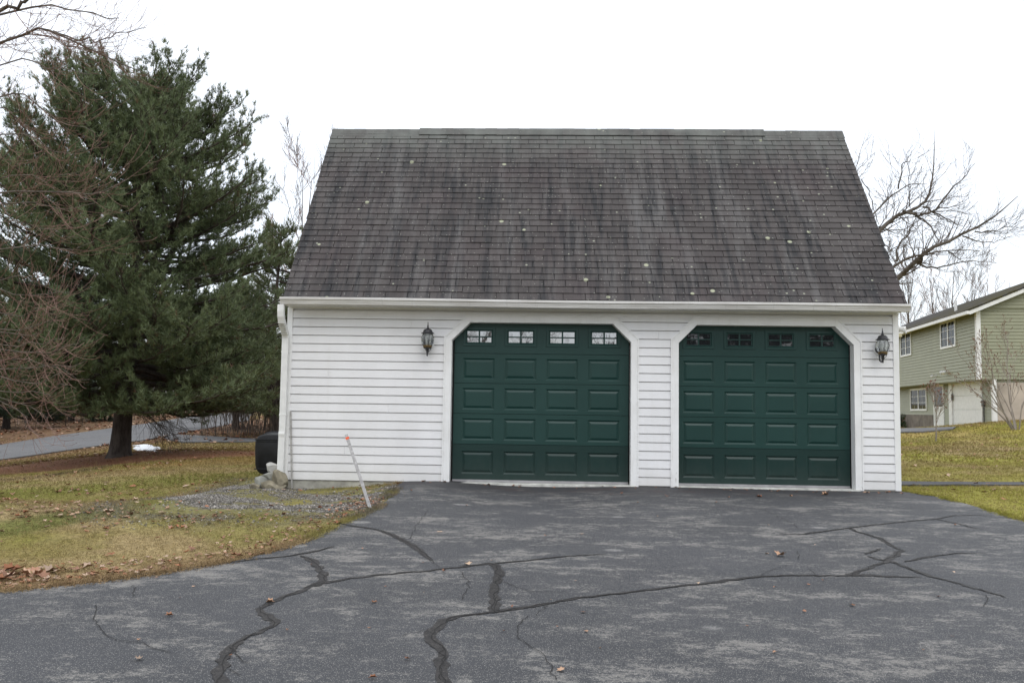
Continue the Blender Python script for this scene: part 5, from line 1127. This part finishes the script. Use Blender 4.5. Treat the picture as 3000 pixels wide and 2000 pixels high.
# trees behind the photographer (seen in the door windows)
for x, y, k, sc in ((.5, -34, 0, 1.3), (-1.2, -30, 3, 1.5), (-.3, -27, 1, 1.2), (-4, -40, 2, 1.2), (4.5, -48, 1, 1.5), (8, -46, 0, 1.4), (2.5, -55, 2, 1.3), (12, -38, 2, 1.4), (16, -42, 0, 1.5), (19, -50, 3, 1.6)):
    place_bare(x, y, k, sc, 'bare tree behind the viewpoint, mirrored in the garage door windows', 'bare trees behind the viewpoint')
for x, y, sd3 in ((13.2, -38, 71), (16.8, -41, 73), (20.5, -43, 72)):
    t = empty('conifer_tree', (x, y, h1(x, y)), 'evergreen behind the viewpoint, mirrored in the right garage door', 'tree', 'conifers behind the viewpoint')
    conifer(t, sd3, (x, y, h1(x, y)), 14, lambda q: 4.6*(1-.8*(q/14)**1.5), 80, 1.5, K=8, tl=.4, width=.07, dens=.55, trunk_r=.25, lo=(.022, .04, .024), hi=(.055, .075, .045))

# ------------------------------------------------------------------ puddle beyond the pine
pud = [tuple(G(*p)[:2]) for p in [(385,1304),(420,1302),(448,1305),(468,1312),(474,1319),(460,1323),(430,1323),(390,1319)]]
M['snow'] = simple('old_snow', (.80, .81, .83), .6, var=.12, sc=3, bump=.3)
pp = wobble(pud+[pud[0]], .12, 1.5, .3)[:-1]; cx_, cy_ = np.mean([q[0] for q in pp]), np.mean([q[1] for q in pp]); V = []
for f_, dz in ((1, -.03), (.85, .03), (.5, .055)): V += [(cx_+(x-cx_)*f_, cy_+(y-cy_)*f_, h1(cx_+(x-cx_)*f_, cy_+(y-cy_)*f_)+dz+random.uniform(-.01, .02)) for x, y in pp]
n = len(pp); F = [(k+q*n, (k+1) % n+q*n, (k+1) % n+(q+1)*n, k+(q+1)*n) for q in (0, 1) for k in range(n)]+[tuple(range(2*n, 3*n))]
tag(link('snow_patch', mesh('snow_patch', V, F, M['snow'], True), None), 'white patch of old snow on the grass beyond the pine trunk', kind='structure')

# ------------------------------------------------------------------ grass, leaves, gravel
def scatter(n, fx, keep):
    x, y = fx(n); k = keep(x, y); return x[k], y[k]
def view_mask(x, y, mg=.05):
    d = np.stack([x-CAM[0], y-CAM[1], H(x, y)-CAM[2]], -1); z = d@AF; u = (d@AR)/np.maximum(z, .1)*FL/1500; v = -(d@AU)/np.maximum(z, .1)*FL/1000
    return (z > .5) & (np.abs(u) < 1.25) & (v < 1.3)
GP = np.array(GRAVEL)
def grass_field(n, x0, x1, y0, y1, h_, w, name, label, seed):
    rg = np.random.default_rng(seed); x = rg.uniform(x0, x1, n); y = rg.uniform(y0, y1, n)
    ok = view_mask(x, y) & ~in_poly(x, y, DRIVE) & ~((x > -.05) & (x < 9.2) & (y > -.02) & (y < 7.5))
    ok &= ~in_poly(x, y, [tuple(p) for p in pth]+[(22, pth[-1][1]+.3), (22, pthb[0][1]+.4)]+[tuple(p) for p in pthb])
    ok &= ~(in_poly(x, y, GRAVEL) & (rg.random(n) < .97)); ok &= rg.random(n) < sstep(.18, .42, fbm(x*2.5, y*2.5, 77))*.8+.2
    dp = np.hypot((x-PINE[0]-1.2)/5.4, (y-PINE[1]+.3)/2.3); ok &= (dp > .9) | (rg.random(n) < .15)
    x, y = x[ok], y[ok]; n = len(x); P = np.column_stack([x, y, H(x, y)+(fbm(x*2.2, y*2.2, 3)-.5)*.035]); K = 3
    D = np.column_stack([rg.normal(0, .55, n), rg.normal(0, .55, n), np.full(n, .75)])
    V, F = tufts(P, D, h_*(.6+.8*fbm(x*1.1, y*1.1, 50)), K, .45, w, rg)
    c = zone_colour(x, y)*(rg.uniform(.65, 1.45, n)[:, None]); st = rg.random(n) < .30; c[st] = np.array([.34, .26, .115])*rg.uniform(.7, 1.2, (st.sum(), 1))
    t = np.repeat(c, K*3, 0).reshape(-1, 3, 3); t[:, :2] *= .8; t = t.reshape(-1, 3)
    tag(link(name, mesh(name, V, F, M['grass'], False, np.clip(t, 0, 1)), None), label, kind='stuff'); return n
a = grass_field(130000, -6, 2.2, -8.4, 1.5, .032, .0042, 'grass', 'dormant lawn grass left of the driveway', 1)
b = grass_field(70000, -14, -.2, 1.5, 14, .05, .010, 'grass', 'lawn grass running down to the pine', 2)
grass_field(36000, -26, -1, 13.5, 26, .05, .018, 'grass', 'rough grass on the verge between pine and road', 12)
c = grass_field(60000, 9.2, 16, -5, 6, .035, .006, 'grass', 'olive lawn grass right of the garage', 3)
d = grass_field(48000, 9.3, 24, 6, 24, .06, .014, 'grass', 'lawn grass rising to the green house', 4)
print('grass', a, b, c, d)
rg = np.random.default_rng(15); ed = []
for pl_ in (dl, dr):
    for i in range(len(pl_)-1):
        a_, b_ = np.array(pl_[i]), np.array(pl_[i+1]); k = int(np.hypot(*(b_-a_))*900); t = rg.random(k)[:, None]; ed.append(a_*(1-t)+b_*t+rg.normal(0, .045, (k, 2)))
ed = np.concatenate(ed); ed = ed[fbm(ed[:, 0]*3, ed[:, 1]*3, 6) > .42]; P = np.column_stack([ed, H(ed[:, 0], ed[:, 1])+.008]); V, F = tufts(P, np.column_stack([rg.normal(0, .7, len(P)), rg.normal(0, .7, len(P)), np.full(len(P), .6)]), .048, 3, .5, .0045, rg)
c_ = zone_colour(ed[:, 0], ed[:, 1])*rg.uniform(.6, 1.5, (len(P), 1)); tag(link('grass', mesh('grass', V, F, M['grass'], False, np.repeat(np.clip(c_, 0, 1), 9, 0)), None), 'ragged grass blades hanging over the edges of the drive', kind='stuff')
LEAF = np.array([(0, -.5), (.18, -.32), (.5, -.28), (.34, -.02), (.46, .24), (.16, .2), (0, .52), (-.16, .2), (-.46, .24), (-.34, -.02), (-.5, -.28), (-.18, -.32)])
def leaf_arrays(x, y, size, rg, lift=.012, curl=.13, tilt=.14):
    n = len(x); k = len(LEAF)+1; a = rg.uniform(0, 6.283, n); s = size*rg.uniform(.55, 1.25, n); P = np.concatenate([[(0, 0)], LEAF])
    sx = rg.uniform(.55, 1, n); px_ = P[None, :, 0]*(s*sx)[:, None]; py_ = P[None, :, 1]*s[:, None]
    r2 = (P**2).sum(1)[None]; cu = rg.uniform(-.3, 1, n)[:, None]*curl*3; pz = r2*cu*s[:, None]+np.abs(px_)*rg.uniform(-.2, .9, n)[:, None]
    tx, ty = rg.normal(0, tilt, n)[:, None], rg.normal(0, tilt, n)[:, None]; pz = pz+px_*tx+py_*ty; pz = pz-pz.min(1, keepdims=True)
    X_ = x[:, None]+px_*np.cos(a)[:, None]-py_*np.sin(a)[:, None]; Y_ = y[:, None]+px_*np.sin(a)[:, None]+py_*np.cos(a)[:, None]
    V = np.stack([X_, Y_, H(x, y)[:, None]+lift+pz], -1).reshape(-1, 3); b = np.arange(n)[:, None, None]*k; i = np.arange(1, k); j = np.roll(i, -1)
    F = np.broadcast_to(np.stack([np.zeros_like(i), i, j], -1)[None], (n, k-1, 3))+b; return V, F.reshape(-1, 3), k
LC = np.array([[.36, .19, .12], [.30, .15, .085], [.42, .27, .18], [.22, .115, .075], [.46, .33, .24], [.33, .14, .07]])
def leaf_field(n, fx, keep, size, name, label, seed, lift=.012):
    rg = np.random.default_rng(seed); x, y = fx(rg, n); ok = view_mask(x, y) & keep(x, y, rg); x, y = x[ok], y[ok]
    V, F, k = leaf_arrays(x, y, size, rg, lift); c = LC[rg.integers(0, 6, len(x))]*rg.uniform(.6, 1.1, (len(x), 1)); tag(link(name, mesh(name, V, F, M['leaf'], False, np.repeat(c, k, 0)), None), label, kind='stuff'); return len(x)
notdrive = lambda x, y, rg: ~in_poly(x, y, DRIVE) & ~((x > -.1) & (x < 9.2) & (y > -.05) & (y < 7.5))
print(leaf_field(1300, lambda rg, n: (rg.uniform(-6, 2, n), rg.uniform(-8.2, 2, n)), lambda x, y, rg: notdrive(x, y, rg) & (rg.random(len(x)) < sstep(.30, .62, fbm(x*.8, y*.8, 12))), .068, 'fallen_leaves', 'dry leaves strewn over the lawn left of the drive', 5, .016))
def edge_pts(rg, n): k = rg.integers(2, len(dl)-1, n); t = rg.random(n); A = np.array(dl); p = A[k]*(1-t[:, None])+A[k+1 if False else np.minimum(k+1, len(A)-1)]*t[:, None]; return p[:, 0]-np.abs(rg.normal(0, .30, n)), p[:, 1]+np.abs(rg.normal(0, .38, n))
leaf_field(520, edge_pts, notdrive, .055, 'fallen_leaves', 'band of dry leaves along the left edge of the drive', 6, .014)
q1 = G(110, 1690); leaf_field(34, lambda rg, n: (rg.normal(q1[0], .35, n), rg.normal(q1[1], .16, n)), notdrive, .12, 'fallen_leaves', 'heap of large maple leaves at the bottom left', 7, .02)
q2 = G(60, 1490); leaf_field(380, lambda rg, n: (rg.normal(q2[0]-.1, 1.3, n), rg.normal(q2[1], .30, n)), notdrive, .065, 'fallen_leaves', 'drift of pale brown leaves at the left edge of the lawn', 8, .016)
leaf_field(3200, lambda rg, n: (rg.uniform(-16, 0, n), rg.uniform(1, 16, n)), lambda x, y, rg: notdrive(x, y, rg) & (rg.random(len(x)) < sstep(.4, .65, fbm(x*.4, y*.4, 15))), .11, 'fallen_leaves', 'leaves scattered round the pine', 9, .02)
leaf_field(500, lambda rg, n: (rg.uniform(9.3, 22, n), rg.uniform(-3, 20, n)), notdrive, .10, 'fallen_leaves', 'leaves scattered over the right lawn', 10, .02)
leaf_field(6500, lambda rg, n: (rg.uniform(-45, 4, n), rg.uniform(19, 50, n)), lambda x, y, rg: ~in_poly(x, y, [tuple(p) for p in road_edge_a]+[tuple(p) for p in road_edge_b[::-1]]) & (np.hypot(x-cx_, y-cy_) > 1.6), .22, 'leaf_litter', 'brown leaf litter covering the verges and the bank of the road', 11, .03)
# single leaves lying on the asphalt
single = [(L1([(682,382)])[0], .11, 'tan leaf lying alone on the drive before the left door'), (L1([(865,607)])[0], .13, 'big tan maple leaf lying on the long sealed crack'), (L2([(675,548)])[0], .11, 'orange leaf lying on bare asphalt between the two crack systems'),
          (L2([(635,1220)])[0], .06, 'small curled orange leaf in the right foreground of the drive'), (L2([(105,740)])[0], .07, 'whitish leaf resting on the long crack'), (L2([(980,122)])[0], .12, 'flat orange leaf close before the right door'),
          (L1([(1860,118)])[0], .11, 'brown leaf on the drive before the wall pier between the doors'), (L1([(2245,135)])[0], .09, 'dark red leaf on the drive left of the right door'), (L2([(525,137)])[0], .11, 'brown leaf on the drive below the middle of the right door'),
          (L2([(745,133)])[0], .11, 'rust coloured leaf just left of the flat orange leaf by the right door'), (L0([(1862,870)])[0], .07, 'orange leaf caught on the winding sealed crack at left'), (L0([(955,1132)])[0], .06, 'small orange leaf on a hairline crack at lower left'),
          (L0([(1810,495)])[0], .09, 'orange leaf at the very edge between lawn and asphalt'), (L1([(1170,903)])[0], .07, 'crumpled brown leaf just above the junction of the cracks'), (L1([(1685,1073)])[0], .06, 'small rust leaf in the middle of the foreground asphalt')]
rg = np.random.default_rng(77)
for (px_, py_), sz, lb in single:
    p = G(px_, py_); V, F, k = leaf_arrays(np.array([p[0]]), np.array([p[1]]), sz*.85, rg, 0, .05, .04); V = V-np.array([p[0], p[1], V[:, 2].min()])
    col = (.50, .36, .25) if 'tan' in lb or 'whitish' in lb else ((.22, .10, .06) if 'dark' in lb or 'brown' in lb else (.40, .24, .15)); 
    o = link('leaf', mesh('leaf', V, F, M['leaf'], False, np.tile(col, (len(V), 1))), None); o.location = (p[0], p[1], h1(p[0], p[1])+.0195); tag(o, lb, 'leaf')
for k in range(70):
    px_, py_ = random.uniform(300, 2900), 1425+575*random.random()**1.7; p = G(px_, py_)
    if not in_poly(np.array([p[0]]), np.array([p[1]]), DRIVE)[0] or p[1] > -.15 : continue
    V, F, kk = leaf_arrays(np.array([p[0]]), np.array([p[1]]), random.uniform(.02, .055), rg, 0, .25, .1); V = V-np.array([p[0], p[1], V[:, 2].min()])
    o = link('leaf_fragment', mesh('leaf_fragment', V, F, M['leaf'], False, np.tile(LC[k % 6]*random.uniform(.5, 1.2), (len(V), 1))), None); o.location = (p[0], p[1], h1(p[0], p[1])+.0195)
    tag(o, 'tiny scrap of dry leaf on the asphalt', 'leaf', 'leaf scraps on the drive')
leaf_field(60, lambda rg, n: (rg.uniform(1.9, 9.1, n), rg.uniform(-.30, -.04, n)), lambda x, y, rg: x > 0, .055, 'fallen_leaves', 'crumbs of leaf gathered along the foot of the garage', 14, .016)
# gravel
gpx = np.array(GRAVEL); rg = np.random.default_rng(5); n = 95000; x = rg.uniform(gpx[:, 0].min()-.9, gpx[:, 0].max(), n); y = rg.uniform(gpx[:, 1].min()-.8, gpx[:, 1].max()+.5, n)
dg = dist_poly(x, y, GRAVEL); ins = in_poly(x, y, GRAVEL); ok = (ins | (rg.random(n) < .55*sstep(1.1, 0, dg))) & ~in_poly(x, y, DRIVE) & (rg.random(n) < sstep(.56, .43, fbm(x*1.5, y*2.1, 21)*.75+fbm(x*5, y*5, 9)*.25)*.62+.05) & ~((x > 0) & (y > -.01)); x, y = x[ok], y[ok]; n = len(x)
oc = np.array([(1, 0, 0), (-1, 0, 0), (0, 1, 0), (0, -1, 0), (0, 0, 1), (0, 0, -1)], float); of = np.array([(0, 2, 4), (2, 1, 4), (1, 3, 4), (3, 0, 4), (2, 0, 5), (1, 2, 5), (3, 1, 5), (0, 3, 5)])
s = rg.gamma(3, .0021, n)+.0035; V = oc[None]*(1+rg.normal(0, .22, (n, 6, 1)))*np.stack([s, s*rg.uniform(.7, 1.1, n), s*.65], -1)[:, None]; a = rg.uniform(0, 6.28, n); ca, sa = np.cos(a)[:, None], np.sin(a)[:, None]
V = np.stack([V[..., 0]*ca-V[..., 1]*sa, V[..., 0]*sa+V[..., 1]*ca, V[..., 2]], -1)+np.stack([x, y, H(x, y)+s*.25+(fbm(x*2.2, y*2.2, 3)-.5)*.035], -1)[:, None]
F = (of[None]+np.arange(n)[:, None, None]*6).reshape(-1, 3); g_ = rg.uniform(.06, .34, n)+(rg.random(n) < .05)*.2; col = np.stack([g_, g_*.93, g_*.83], -1)
tag(link('gravel', mesh('gravel', V.reshape(-1, 3), F, M['pebble'], False, np.repeat(col, 6, 0)), None), 'grey gravel with yellow green moss beside the garage corner', kind='stuff'); print('pebbles', n)
